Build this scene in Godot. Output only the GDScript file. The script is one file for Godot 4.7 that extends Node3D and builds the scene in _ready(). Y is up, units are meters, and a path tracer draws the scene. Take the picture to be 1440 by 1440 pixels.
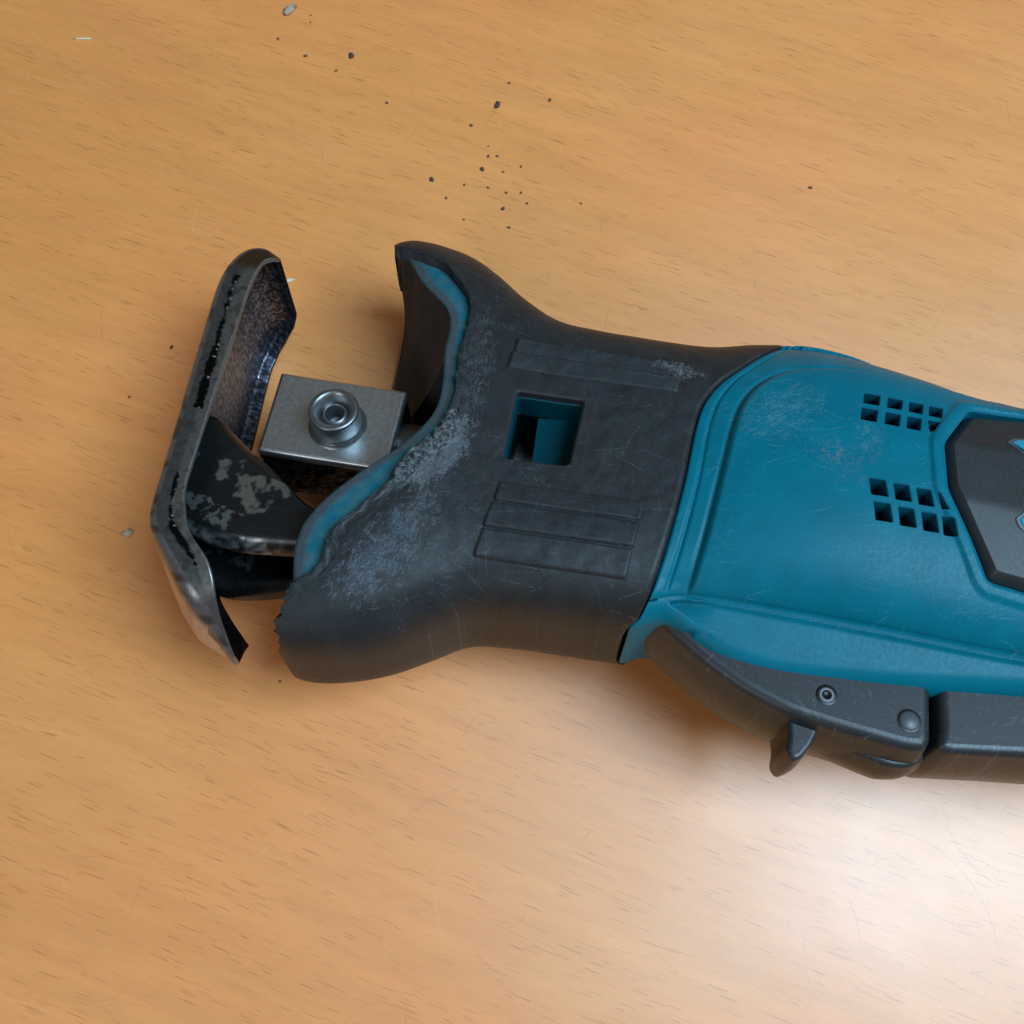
extends Node3D

# ---------------------------------------------------------------- constants
# Lengths below are in plan units of 0.72 mm; K turns them into metres.
const K := 0.00072
const MID := 34.0                       # height of the saw's plane of symmetry as it lies on its side
const TURN := -9.5                      # the saw's axis on the table, degrees
const ROLL := -12.0                     # how far it is rolled over its back on the table, degrees
const LIFT := 1.5

var rng := RandomNumberGenerator.new()
var fine := FastNoiseLite.new()
var broad := FastNoiseLite.new()
var saw: Node3D
var M := {}

# ---------------------------------------------------------------- small helpers
func ss(a: float, b: float, x: float) -> float:
	return smoothstep(a, b, x)

func n2(x: float, y: float, s := 1.0) -> float:
	return fine.get_noise_2d(x * s, y * s)

func n3(x: float, y: float, z: float, s := 1.0) -> float:
	return fine.get_noise_3d(x * s, y * s, z * s)

# a smooth curve through (x, y) pairs, kept as a table of samples
func table_of(pts: Array, lo: float, hi: float, n := 400) -> Dictionary:
	var out := PackedFloat32Array()
	for i in n + 1:
		var x: float = lerpf(lo, hi, float(i) / n)
		var k := 0
		while k < pts.size() - 2 and x > pts[k + 1].x:
			k += 1
		var p1: Vector2 = pts[k]
		var p2: Vector2 = pts[k + 1]
		var p0: Vector2 = pts[maxi(k - 1, 0)]
		var p3: Vector2 = pts[mini(k + 2, pts.size() - 1)]
		var w: float = maxf(p2.x - p1.x, 1e-5)
		var t: float = clampf((x - p1.x) / w, 0.0, 1.0)
		var m1: float = (p2.y - p0.y) / maxf(p2.x - p0.x, 1e-5) * w
		var m2: float = (p3.y - p1.y) / maxf(p3.x - p1.x, 1e-5) * w
		var t2 := t * t
		var t3 := t2 * t
		out.append((2 * t3 - 3 * t2 + 1) * p1.y + (t3 - 2 * t2 + t) * m1 + (-2 * t3 + 3 * t2) * p2.y + (t3 - t2) * m2)
	return {"lo": lo, "hi": hi, "n": n, "y": out}

func look(t: Dictionary, x: float) -> float:
	var f: float = clampf((x - t.lo) / (t.hi - t.lo), 0.0, 1.0) * t.n
	var i := mini(int(f), int(t.n) - 1)
	var y: PackedFloat32Array = t.y
	return lerpf(y[i], y[i + 1], f - i)

func start() -> SurfaceTool:
	var st := SurfaceTool.new()
	st.begin(Mesh.PRIMITIVE_TRIANGLES)
	return st

func done(called: String, st: SurfaceTool, m: Material, parent: Node) -> MeshInstance3D:
	st.generate_normals()
	var o := MeshInstance3D.new()
	o.name = called
	o.mesh = st.commit()
	o.material_override = m
	parent.add_child(o, true)
	return o

func tag(o: Node, label: String, category: String, group := "") -> void:
	o.set_meta("label", label)
	o.set_meta("category", category)
	if group != "":
		o.set_meta("group", group)

var uv0 := Vector2(-100, -80)           # corner and side of the square that the plan UVs cover
var uvl := 280.0

func vert(st: SurfaceTool, p: Vector3, c: Color) -> void:
	st.set_color(c)
	var uv := Vector2((p.x - uv0.x) / uvl, (p.z - uv0.y) / uvl)
	st.set_uv(uv)
	st.set_uv2(uv)
	st.add_vertex(p * K)

func quad(st: SurfaceTool, a: Vector3, b: Vector3, c: Vector3, d: Vector3, ca: Color, cb: Color, cc: Color, cd: Color) -> void:
	vert(st, a, ca); vert(st, b, cb); vert(st, c, cc)
	vert(st, a, ca); vert(st, c, cc); vert(st, d, cd)

# a grid of points, row by row, w points in a row; cells that meet a hole are cut along its outline
func grid(st: SurfaceTool, pos: PackedVector3Array, col: PackedColorArray, w: int, flip := false, holes := [], f = null) -> void:
	var rows := pos.size() / w
	var boxes := []
	for hole in holes:
		var r := Rect2(hole[0], Vector2.ZERO)
		for p in hole:
			r = r.expand(p)
		boxes.append(r)
	for j in rows - 1:
		for i in w - 1:
			var a := j * w + i
			var b := a + 1
			var d := a + w
			var c := d + 1
			if holes:
				var cell := PackedVector2Array([Vector2(pos[a].x, pos[a].z), Vector2(pos[b].x, pos[b].z), Vector2(pos[c].x, pos[c].z), Vector2(pos[d].x, pos[d].z)])
				var r := Rect2(cell[0], Vector2.ZERO).expand(cell[1]).expand(cell[2]).expand(cell[3])
				var left := [cell]
				var cut := false
				for k in holes.size():
					if boxes[k].intersects(r):
						var next := []
						for piece in left:
							next.append_array(Geometry2D.clip_polygons(piece, holes[k]))
						left = next
						cut = true
				if cut and not (left.size() == 1 and left[0].size() == 4 and absf(area(left[0]) - area(cell)) < 1e-4):
					for piece in left:
						var tri := Geometry2D.triangulate_polygon(piece)
						for t in range(0, tri.size(), 3):
							var q := [piece[tri[t]], piece[tri[t + 1]], piece[tri[t + 2]]]
							var turn: float = (q[1] - q[0]).cross(q[2] - q[0])
							if (turn > 0) == flip:
								q.reverse()
							for p in q:
								vert(st, f.call(p.x, p.y), col[a])
					continue
			if flip:
				quad(st, pos[a], pos[d], pos[c], pos[b], col[a], col[d], col[c], col[b])
			else:
				quad(st, pos[a], pos[b], pos[c], pos[d], col[a], col[b], col[c], col[d])

func area(p: PackedVector2Array) -> float:
	var s := 0.0
	for i in p.size():
		s += p[i].cross(p[(i + 1) % p.size()])
	return absf(s) / 2

func signed(p: PackedVector2Array) -> float:
	var s := 0.0
	for i in p.size():
		s += p[i].cross(p[(i + 1) % p.size()])
	return s / 2

# the polygon moved inwards by d along the normals of its corners
func inset(p: PackedVector2Array, d: float) -> PackedVector2Array:
	var out := PackedVector2Array()
	var s := signf(signed(p))
	for i in p.size():
		var a := (p[i] - p[(i - 1 + p.size()) % p.size()]).normalized()
		var b := (p[(i + 1) % p.size()] - p[i]).normalized()
		var na := Vector2(-a.y, a.x) * s
		var nb := Vector2(-b.y, b.x) * s
		var m := (na + nb).normalized()
		out.append(p[i] + m * d / maxf(m.dot(na), 0.5))
	# corners that have passed one another are drawn together
	for it in 12:
		var crossed := false
		for i in p.size():
			var j := (i + 1) % p.size()
			if (out[j] - out[i]).dot(p[j] - p[i]) < 0:
				var h := (i - 1 + p.size()) % p.size()
				var l := (j + 1) % p.size()
				var mid := (out[i] + out[j]) / 2
				out[i] = mid.lerp(out[h], 0.15)
				out[j] = mid.lerp(out[l], 0.15)
				crossed = true
		if not crossed:
			break
	return out

func rounded(p: Array, r: float, n := 5) -> PackedVector2Array:
	var out := PackedVector2Array()
	for i in p.size():
		var a: Vector2 = p[(i - 1 + p.size()) % p.size()]
		var b: Vector2 = p[i]
		var c: Vector2 = p[(i + 1) % p.size()]
		var k: float = minf(r, minf(a.distance_to(b), b.distance_to(c)) * 0.45)
		var q := b + (a - b).normalized() * k
		var s := b + (c - b).normalized() * k
		for j in n + 1:
			var t := float(j) / n
			out.append(q.lerp(b, t).lerp(b.lerp(s, t), t))
	return out

func dense(p: PackedVector2Array, step: float) -> PackedVector2Array:
	var out := PackedVector2Array()
	for i in p.size():
		var a := p[i]
		var b := p[(i + 1) % p.size()]
		var n := maxi(1, int(a.distance_to(b) / step))
		for k in n:
			out.append(a.lerp(b, float(k) / n))
	return out

func smooth_path(p: Array, n: int) -> Array:
	# Catmull-Rom through points of any dimension that can be added and scaled
	var out := []
	for i in p.size() - 1:
		var a = p[maxi(i - 1, 0)]
		var b = p[i]
		var c = p[i + 1]
		var d = p[mini(i + 2, p.size() - 1)]
		for k in n:
			var t := float(k) / n
			out.append((b * 2.0 + (c - a) * t + (a * 2.0 - b * 5.0 + c * 4.0 - d) * t * t + (b * 3.0 - a - c * 3.0 + d) * t * t * t) * 0.5)
	out.append(p[-1])
	return out

# rings of equal count joined into a skin; caps close the first and last ring
func rings(st: SurfaceTool, rs: Array, c: Callable, caps := true) -> void:
	st.set_smooth_group(1)
	for k in rs.size() - 1:
		var a: PackedVector3Array = rs[k]
		var b: PackedVector3Array = rs[k + 1]
		for i in a.size():
			var j := (i + 1) % a.size()
			quad(st, a[i], a[j], b[j], b[i], c.call(a[i]), c.call(a[j]), c.call(b[j]), c.call(b[i]))
	if not caps:
		return
	for e in [0, rs.size() - 1]:
		st.set_smooth_group(2 + e)
		var flat := PackedVector2Array()
		var own := []
		for p in rs[e]:
			var f := Vector2(p.x, p.z)
			if flat.is_empty() or (f.distance_to(flat[-1]) > 0.01 and f.distance_to(flat[0]) > 0.01):
				flat.append(f)
				own.append(p)
		var tri := Geometry2D.triangulate_polygon(flat)
		if tri.is_empty():
			print("no cap ", flat.size())
		for t in range(0, tri.size(), 3):
			var q := [own[tri[t]], own[tri[t + 1]], own[tri[t + 2]]]
			var turn: float = (flat[tri[t + 1]] - flat[tri[t]]).cross(flat[tri[t + 2]] - flat[tri[t]])
			if (turn > 0) == (e != 0):
				q.reverse()
			for p in q:
				vert(st, p, c.call(p))

# a plate with outline p from height lo to hi: rounded upper and lower edges of radius r, sides swelling by draft to the middle
func plate(st: SurfaceTool, p: PackedVector2Array, lo: float, hi: float, r: float, draft: float, c: Callable, tilt = null) -> void:
	if signed(p) < 0:
		p.reverse()
	var rs := []
	var steps := 6
	for k in steps + 1:
		var a := PI / 2 * k / steps
		rs.append([r * (1 - sin(a)), hi - r * (1 - cos(a))])
	if draft != 0.0:
		for k in range(1, 5):
			var t := k / 5.0
			rs.append([-draft * sin(t * PI / 2), lerpf(hi - r, (hi + lo) / 2, t)])
		for k in range(0, 5):
			var t := k / 5.0
			rs.append([-draft * cos(t * PI / 2), lerpf((hi + lo) / 2, lo + r, t)])
	for k in range(steps, -1, -1):
		var a := PI / 2 * k / steps
		rs.append([r * (1 - sin(a)), lo + r * (1 - cos(a))])
	var skin := []
	var cap := p
	for q in rs:
		var ring := PackedVector3Array()
		var moved := p
		if q[0] > 0.001:
			cap = p
			var best := 0.0
			for o in Geometry2D.offset_polygon(p, -q[0], Geometry2D.JOIN_ROUND):
				if area(o) > best:
					best = area(o)
					cap = o
			moved = PackedVector2Array()
			for v in p:
				var near := cap[0]
				for i in cap.size():
					var e := Geometry2D.get_closest_point_to_segment(v, cap[i], cap[(i + 1) % cap.size()])
					if e.distance_squared_to(v) < near.distance_squared_to(v):
						near = e
				moved.append(near)
		elif q[0] < 0:
			moved = inset(p, q[0])
		for v in moved:
			var y: float = q[1]
			if tilt != null:
				y += tilt.call(v.x, v.y) * clampf((y - lo) / (hi - lo), 0.0, 1.0)
			ring.append(Vector3(v.x, y, v.y))
		skin.append(ring)
	rings(st, skin, c, false)
	var tri := Geometry2D.triangulate_polygon(cap)
	for side in 2:
		st.set_smooth_group(2 + side)
		for t in range(0, tri.size(), 3):
			var q := [cap[tri[t]], cap[tri[t + 1]], cap[tri[t + 2]]]
			if ((q[1] - q[0]).cross(q[2] - q[0]) > 0) == (side == 1):
				q.reverse()
			for v in q:
				var y := lo
				if side == 0:
					y = hi
					if tilt != null:
						y += tilt.call(v.x, v.y)
				var at := Vector3(v.x, y, v.y)
				vert(st, at, c.call(at))

func lathe(st: SurfaceTool, centre: Vector3, prof: Array, n: int, c: Callable) -> void:
	var w := n + 1
	var pos := PackedVector3Array()
	var col := PackedColorArray()
	for q in prof:
		for i in w:
			var a := TAU * i / n
			var p := centre + Vector3(cos(a) * q.x, q.y, sin(a) * q.x)
			pos.append(p)
			col.append(c.call(p))
	grid(st, pos, col, w)

# the walls of a hole cut in a surface f: a small chamfer, then straight down
func hole_walls(st: SurfaceTool, hole: PackedVector2Array, f: Callable, chamfer: float, depth: float, c: Color) -> void:
	if signed(hole) < 0:
		hole.reverse()
	var p := dense(hole, 1.0)
	var q := inset(p, chamfer)
	var rs := [PackedVector3Array(), PackedVector3Array(), PackedVector3Array()]
	for i in p.size():
		var a: Vector3 = f.call(p[i].x, p[i].y)
		rs[0].append(a)
		rs[1].append(Vector3(q[i].x, a.y - chamfer, q[i].y))
		rs[2].append(Vector3(q[i].x, a.y - depth, q[i].y))
	st.set_smooth_group(-1)
	for k in 2:
		for i in p.size():
			var j := (i + 1) % p.size()
			quad(st, rs[k][i], rs[k + 1][i], rs[k + 1][j], rs[k][j], c, c, c, c)

# ---------------------------------------------------------------- painted wear (scratches, scuffs, dust)
func wear_image(n: int) -> Image:
	var im := Image.create(n, n, false, Image.FORMAT_RGBA8)
	im.fill(Color(0.5, 0.5, 0.5, 0.0))
	return im

func dab(im: Image, x: int, y: int, c: Color) -> void:
	if x < 0 or y < 0 or x >= im.get_width() or y >= im.get_height():
		return
	var o := im.get_pixel(x, y)
	var a := c.a + o.a * (1 - c.a)
	if a < 0.001:
		return
	var r := (c * c.a + o * o.a * (1 - c.a)) / a
	r.a = a
	im.set_pixel(x, y, r)

func scratch(im: Image, a: Vector2, b: Vector2, c: Color, bend := 0.0, broken := 0.0) -> void:
	var n := int(a.distance_to(b) * 1.2) + 1
	var side := (b - a).orthogonal().normalized()
	var seed_ := rng.randf() * 1000
	for i in n + 1:
		var t := float(i) / n
		if broken > 0 and n2(seed_ + t * 30.0, 7.0, 3.0) < broken - 0.5:
			continue
		var p := a.lerp(b, t) + side * bend * sin(t * PI)
		var k := c
		k.a *= (0.35 + 0.65 * sin(t * PI)) * rng.randf_range(0.5, 1.0)
		dab(im, int(p.x), int(p.y), k)

func px(p: Vector2, o: Vector2, l: float, n: int) -> Vector2:
	return (p - o) / l * n

# a speckled patch inside a polygon in plan units, denser towards its middle
func speckle(im: Image, poly: PackedVector2Array, o: Vector2, l: float, c: Color, share: float, grain := 1.0, soft := 4.0) -> void:
	var n := im.get_width()
	var box := Rect2(poly[0], Vector2.ZERO)
	for p in poly:
		box = box.expand(p)
	box = box.grow(soft)
	var a := px(box.position, o, l, n)
	var b := px(box.end, o, l, n)
	for y in range(maxi(0, int(a.y)), mini(n, int(b.y))):
		for x in range(maxi(0, int(a.x)), mini(n, int(b.x))):
			var p := Vector2(x, y) / n * l + o
			var wob := p + Vector2(n2(p.x, p.y, 2.5), n2(p.y + 50, p.x, 2.5)) * soft
			if not Geometry2D.is_point_in_polygon(wob, poly):
				continue
			var d := 1e9
			for i in poly.size():
				d = minf(d, wob.distance_to(Geometry2D.get_closest_point_to_segment(wob, poly[i], poly[(i + 1) % poly.size()])))
			var edge := clampf(d / soft, 0.0, 1.0)
			var v := n2(p.x, p.y, 28.0 * grain) * 0.6 + n2(p.x + 90, p.y, 11.0 * grain) * 0.55 + rng.randf_range(-0.15, 0.15)
			if v > 0.45 - share * edge:
				var k := c
				k.a *= rng.randf_range(0.35, 1.0) * lerpf(0.4, 1.0, edge)
				dab(im, x, y, k)

# many short strokes inside a polygon, along one direction
func scuff(im: Image, poly: PackedVector2Array, o: Vector2, l: float, c: Color, count: int, ang: float, spread: float, longest: float) -> void:
	var n := im.get_width()
	var box := Rect2(poly[0], Vector2.ZERO)
	for p in poly:
		box = box.expand(p)
	var mid := box.get_center()
	for k in count:
		var p := box.position + Vector2(rng.randf(), rng.randf()) * box.size
		var q := p + Vector2(n2(p.x, p.y, 3.0), n2(p.y, p.x + 30, 3.0)) * 3.0
		if not Geometry2D.is_point_in_polygon(q, poly) or n2(p.x + 70, p.y, 4.0) < -0.25:
			continue
		var d := Vector2.from_angle(ang + rng.randfn(0, spread)) * rng.randf_range(0.2, longest)
		var k2 := c
		k2.a *= rng.randf_range(0.3, 1.0)
		scratch(im, px(p, o, l, n), px(p + d, o, l, n), k2, 0.0, 0.25)

# ---------------------------------------------------------------- materials
func noise_tex(freq: float, octaves: int, as_normal := false, strength := 4.0, sd := 1, lo := 0.0, hi := 1.0) -> NoiseTexture2D:
	var f := FastNoiseLite.new()
	f.seed = sd
	f.noise_type = FastNoiseLite.TYPE_SIMPLEX_SMOOTH
	f.frequency = freq
	f.fractal_octaves = octaves
	var t := NoiseTexture2D.new()
	t.width = 512
	t.height = 512
	t.seamless = true
	t.noise = f
	t.as_normal_map = as_normal
	t.bump_strength = strength
	if lo != 0.0 or hi != 1.0:
		var g := Gradient.new()
		g.set_color(0, Color(lo, lo, lo))
		g.set_color(1, Color(hi, hi, hi))
		t.color_ramp = g
	return t

func surface(called: String, rough: float, metal: float, tile_mm: float, bump: float, rough_tex: Texture2D, normal: Texture2D) -> StandardMaterial3D:
	var m := StandardMaterial3D.new()
	m.resource_name = called
	m.vertex_color_use_as_albedo = true
	m.roughness = rough
	m.metallic = metal
	m.uv1_triplanar = false
	if rough_tex:
		m.roughness_texture = rough_tex
	if normal:
		m.normal_enabled = true
		m.normal_texture = normal
		m.normal_scale = bump
	m.uv1_triplanar = true
	m.uv1_scale = Vector3.ONE * (1000.0 / tile_mm)
	return m

func with_wear(m: StandardMaterial3D, im: Image) -> StandardMaterial3D:
	# the wear lies on the second layer, mapped by plan UVs; the base keeps its triplanar grain
	m.detail_enabled = true
	m.detail_blend_mode = BaseMaterial3D.BLEND_MODE_MIX
	m.detail_albedo = ImageTexture.create_from_image(im)
	m.detail_uv_layer = BaseMaterial3D.DETAIL_UV_2
	m.uv2_triplanar = false
	return m

# ---------------------------------------------------------------- the scene
func _ready() -> void:
	rng.seed = 7
	fine.seed = 3
	fine.noise_type = FastNoiseLite.TYPE_SIMPLEX_SMOOTH
	fine.frequency = 0.1
	fine.fractal_octaves = 2
	broad.seed = 11
	broad.frequency = 0.02
	broad.fractal_octaves = 3

	var cam := Camera3D.new()
	cam.name = "camera"
	cam.fov = 54.0
	cam.near = 0.01
	cam.far = 20.0
	cam.position = Vector3(0, 297.455, 79.301) * K
	cam.rotation_degrees = Vector3(-75, 0, 0)
	add_child(cam)
	cam.current = true

	var env := Environment.new()
	env.background_mode = Environment.BG_COLOR
	env.background_color = Color(0.79, 0.745, 0.69)
	env.background_energy_multiplier = 0.245
	env.tonemap_mode = Environment.TONE_MAPPER_LINEAR
	env.tonemap_exposure = 1.0
	env.sdfgi_enabled = true
	env.ssao_enabled = true
	env.ssil_enabled = true
	var we := WorldEnvironment.new()
	we.name = "environment"
	we.environment = env
	add_child(we)

	var lamp := AreaLight3D.new()
	lamp.name = "ceiling_panel_light"
	lamp.area_size = Vector2(0.52, 0.42)
	lamp.light_color = Color(0.73, 0.89, 1.0)
	lamp.light_energy = 1.34
	lamp.area_normalize_energy = true
	lamp.area_range = 6.0
	lamp.shadow_enabled = true
	add_child(lamp)
	var spot := Vector3(124, 0, 97) * K
	lamp.look_at_from_position(spot + (Vector3(0.417, 1.0, 0.059) * 0.85 + Vector3(0.01, 0, -0.05)), Vector3(60, 0, 40) * K, Vector3.FORWARD)

	var window := AreaLight3D.new()
	window.name = "window_light"
	window.area_size = Vector2(0.55, 0.45)
	window.light_color = Color(0.95, 0.97, 1.0)
	window.light_energy = 0.36
	window.area_normalize_energy = true
	window.area_range = 6.0
	window.shadow_enabled = true
	add_child(window)
	window.look_at_from_position(Vector3(-0.70, 1.00, 0.88), Vector3.ZERO, Vector3.UP)

	make_materials()
	make_table()
	saw = Node3D.new()
	saw.name = "reciprocating_saw"
	saw.transform = Transform3D(Basis(Vector3.RIGHT, deg_to_rad(ROLL)) * Basis(Vector3.UP, deg_to_rad(TURN)), Vector3(0, LIFT * K, 0))
	add_child(saw)
	tag(saw, "worn teal and black reciprocating saw lying on its side on the wooden table", "power saw")
	prepare_shapes()
	make_boot()
	make_mouth()
	make_body()
	make_trigger_side()
	make_clamp()
	make_shoe()
	make_crumbs()

func make_materials() -> void:
	var grain := noise_tex(0.05, 3, true, 3.0, 5)
	var grit := noise_tex(0.12, 3, true, 6.0, 9)
	M.rubber = surface("worn black rubber", 1.0, 0.0, 9.0, 0.35, noise_tex(0.02, 4, false, 1.0, 21, 0.36, 0.58), grit)
	M.rubber.metallic_specular = 0.4
	M.teal = surface("teal glass filled plastic", 1.0, 0.0, 7.0, 0.16, noise_tex(0.015, 4, false, 1.0, 22, 0.30, 0.52), grain)
	M.teal.metallic_specular = 0.26
	M.dark = surface("black plastic", 1.0, 0.0, 7.0, 0.2, noise_tex(0.02, 4, false, 1.0, 23, 0.34, 0.52), grain)
	M.steel = surface("worn steel", 1.0, 0.85, 12.0, 0.08, noise_tex(0.02, 4, false, 1.0, 24, 0.25, 0.5), grain)
	M.bright = surface("bright steel", 1.0, 0.95, 12.0, 0.12, noise_tex(0.02, 4, false, 1.0, 25, 0.28, 0.44), grain)
	M.inside = surface("black inside of the saw", 0.9, 0.0, 10.0, 0.3, null, grit)

# ---------------------------------------------------------------- table
const TILE := 0.33                      # metres covered by one tile of the wood

func table_uv(p: Vector2) -> Vector2:
	var q := p.rotated(deg_to_rad(-20.0))
	q.y += broad.get_noise_2d(q.x * 300, q.y * 900) * 0.002
	return q / TILE + Vector2(0.55, 0.62)

func make_table() -> void:
	var n := 2048
	var side := TILE
	# broad tones drawn small and stretched along the grain
	var im := Image.create(n, n, false, Image.FORMAT_RGBA8)
	im.fill(Color(0.925, 0.592, 0.30))
	var tones := [[Color(0.84, 0.535, 0.265), 0, 0, 24, 150, 0.26], [Color(0.95, 0.65, 0.365), 0, 0, 30, 130, 0.28], [Color(0.95, 0.55, 0.295), 0, 0, 60, 90, 0.32], [Color(0.79, 0.495, 0.245), 0, 0, 60, 1000, 0.16], [Color(0.94, 0.66, 0.395), 0, 0, 90, 2000, 0.09], [Color(0.74, 0.43, 0.20), 0, 0, 200, 2000, 0.09]]
	var sd := 31
	for t in tones:
		var f := FastNoiseLite.new()
		f.seed = sd
		sd += 1
		f.frequency = 0.035
		f.fractal_octaves = 3
		var w: int = t[3]
		var h: int = t[4]
		var lay := Image.create(w, h, false, Image.FORMAT_RGBA8)
		for y in h:
			for x in w:
				var c: Color = t[0]
				c.a = clampf((f.get_noise_2d(x * 1.6, y * 1.2) * 1.6 + 0.35), 0.0, 1.0) * t[5]
				lay.set_pixel(x, y, c)
		lay.resize(n, n, Image.INTERPOLATE_CUBIC)
		im.blend_rect(lay, Rect2i(0, 0, n, n), Vector2i.ZERO)
	# the short dark flecks of beech, on a finer layer of their own
	var fl := Image.create(n, n, false, Image.FORMAT_RGBA8)
	fl.fill(Color(0.58, 0.31, 0.10, 0.0))
	for k in 5200:
		var x := rng.randi_range(0, n - 1)
		var y := rng.randi_range(0, n - 1)
		var l := int(rng.randf_range(22, 62) * (1.7 if rng.randf() < 0.1 else 1.0))
		var dark := rng.randf_range(0.35, 0.72) if rng.randf() < 0.34 else rng.randf_range(0.1, 0.32)
		var tilt := rng.randf_range(-0.02, 0.05)
		var bend := rng.randf_range(-1.5, 1.5)
		var thick := rng.randf_range(0.45, 1.15)
		for i in l:
			var t := float(i) / l
			var mid := i * tilt + bend * sin(t * PI)
			var half := thick * (0.25 + 0.75 * sin(t * PI) ** 0.7)
			for q in range(-3, 4):
				var cover := clampf(half + 0.5 - absf(q - fposmod(mid, 1.0)), 0.0, 1.0)
				if cover > 0:
					var fx := posmod(x + i, n)
					var fy := posmod(y + int(floor(mid)) + q, n)
					var o := fl.get_pixel(fx, fy)
					o.a = maxf(o.a, cover * dark * minf(1.0, 4.0 * sin(t * PI)))
					fl.set_pixel(fx, fy, o)
	# fine scratches and little pale nicks of use
	for k in 420:
		var a := Vector2(rng.randf() * n, rng.randf() * n)
		var dir := Vector2.from_angle(rng.randf() * TAU) * rng.randf_range(6, 70)
		var pale := rng.randf() < 0.5
		var c := Color(0.9, 0.8, 0.66, 0.3) if pale else Color(0.45, 0.32, 0.2, 0.3)
		scratch(im, a, a + dir, c, rng.randf_range(-6, 6), 0.3)
	for c in [[108, 66, 124, 78, 2.0], [118, 96, 134, 128, 5.0], [122, 84, 136, 108, -4.0], [66, 94, 86, 101, 0.5], [74, 68, 78, 74, 0.3], [60, 80, 70, 88, 0.5], [96, 74, 108, 70, 2.0], [104, 92, 120, 98, 1.0], [112, 112, 130, 118, -2.0], [92, 108, 96, 122, 1.0], [126, 100, 137, 104, 1.0]]:
		for twice in 2:
			scratch(im, table_uv(Vector2(c[0], c[1]) * K) * n, table_uv(Vector2(c[2], c[3]) * K) * n, Color(0.72, 0.45, 0.22, 0.7), c[4] * 4.0, 0.12)
	for k in 90:
		var a := Vector2(rng.randf_range(70, 140), rng.randf_range(60, 140)) * K
		scratch(im, table_uv(a) * n, table_uv(a + Vector2.from_angle(rng.randf() * TAU) * rng.randf_range(0.001, 0.008)) * n, Color(0.74, 0.46, 0.23, 0.55), rng.randf_range(-4, 4), 0.3)
	for k in 700:
		dab(im, rng.randi_range(0, n - 1), rng.randi_range(0, n - 1), Color(0.93, 0.85, 0.7, rng.randf_range(0.2, 0.7)))
	var m := StandardMaterial3D.new()
	m.resource_name = "varnished beech"
	m.albedo_texture = ImageTexture.create_from_image(im)
	m.roughness_texture = noise_tex(0.01, 4, false, 1.0, 41, 0.40, 0.50)
	m.roughness = 1.0
	m.metallic_specular = 0.71
	m.clearcoat_enabled = true
	m.clearcoat = 0.3
	m.clearcoat_roughness = 0.36
	m.detail_enabled = true
	m.detail_blend_mode = BaseMaterial3D.BLEND_MODE_MIX
	m.detail_albedo = ImageTexture.create_from_image(fl)
	m.detail_uv_layer = BaseMaterial3D.DETAIL_UV_2
	var st := start()
	var lo := Vector2(-0.62, -0.50)
	var hi := Vector2(0.62, 0.36)
	var cols := 124
	var rows := 86
	var put := func(i: int, j: int) -> void:
		var p := Vector2(lerpf(lo.x, hi.x, float(i) / cols), lerpf(lo.y, hi.y, float(j) / rows))
		var q := table_uv(p)
		st.set_normal(Vector3.UP)
		st.set_tangent(Plane(1, 0, 0, 1))
		st.set_uv(q)
		st.set_uv2(q * side / 0.17)
		st.add_vertex(Vector3(p.x, 0, p.y))
	for j in rows:
		for i in cols:
			put.call(i, j); put.call(i + 1, j); put.call(i + 1, j + 1)
			put.call(i, j); put.call(i + 1, j + 1); put.call(i, j + 1)
	# edges and underside of the board
	var e := [Vector3(lo.x, 0, lo.y), Vector3(hi.x, 0, lo.y), Vector3(hi.x, 0, hi.y), Vector3(lo.x, 0, hi.y)]
	var drop := Vector3(0, -0.025, 0)
	for i in 4:
		var a: Vector3 = e[i]
		var b: Vector3 = e[(i + 1) % 4]
		var nn := (b - a).cross(Vector3.UP).normalized() * -1.0
		for v in [a, a + drop, b + drop, a, b + drop, b]:
			st.set_normal(nn)
			st.set_tangent(Plane((b - a).normalized().x, 0, (b - a).normalized().z, 1))
			st.set_uv(Vector2(v.x + v.z, v.y) / side)
			st.add_vertex(v)
	for v in [e[0] + drop, e[2] + drop, e[1] + drop, e[0] + drop, e[3] + drop, e[2] + drop]:
		st.set_normal(Vector3.DOWN)
		st.set_tangent(Plane(1, 0, 0, 1))
		st.set_uv(Vector2(v.x, v.z) / side)
		st.add_vertex(v)
	var o := MeshInstance3D.new()
	o.name = "table_top"
	o.mesh = st.commit()
	o.material_override = m
	add_child(o)
	tag(o, "varnished beech wood table top with short dark grain flecks under the saw", "table")

# ---------------------------------------------------------------- the rubber front cover
var b_vt: Dictionary
var b_vb: Dictionary
var b_b: Dictionary
var b_n: Dictionary
var tear: Dictionary
var rim: Dictionary
var shoulder := PackedVector2Array([Vector2(-34, 63), Vector2(-25, 61), Vector2(-18, 58), Vector2(-11, 53), Vector2(-5, 48.5), Vector2(2, 45), Vector2(16, 43)])
var seam: Dictionary
var low_edge: Dictionary                # mouth of the half that lies on the table

func pairs(a: Array) -> Array:
	var out := []
	for i in range(0, a.size(), 2):
		out.append(Vector2(a[i], a[i + 1]))
	return out

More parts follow.
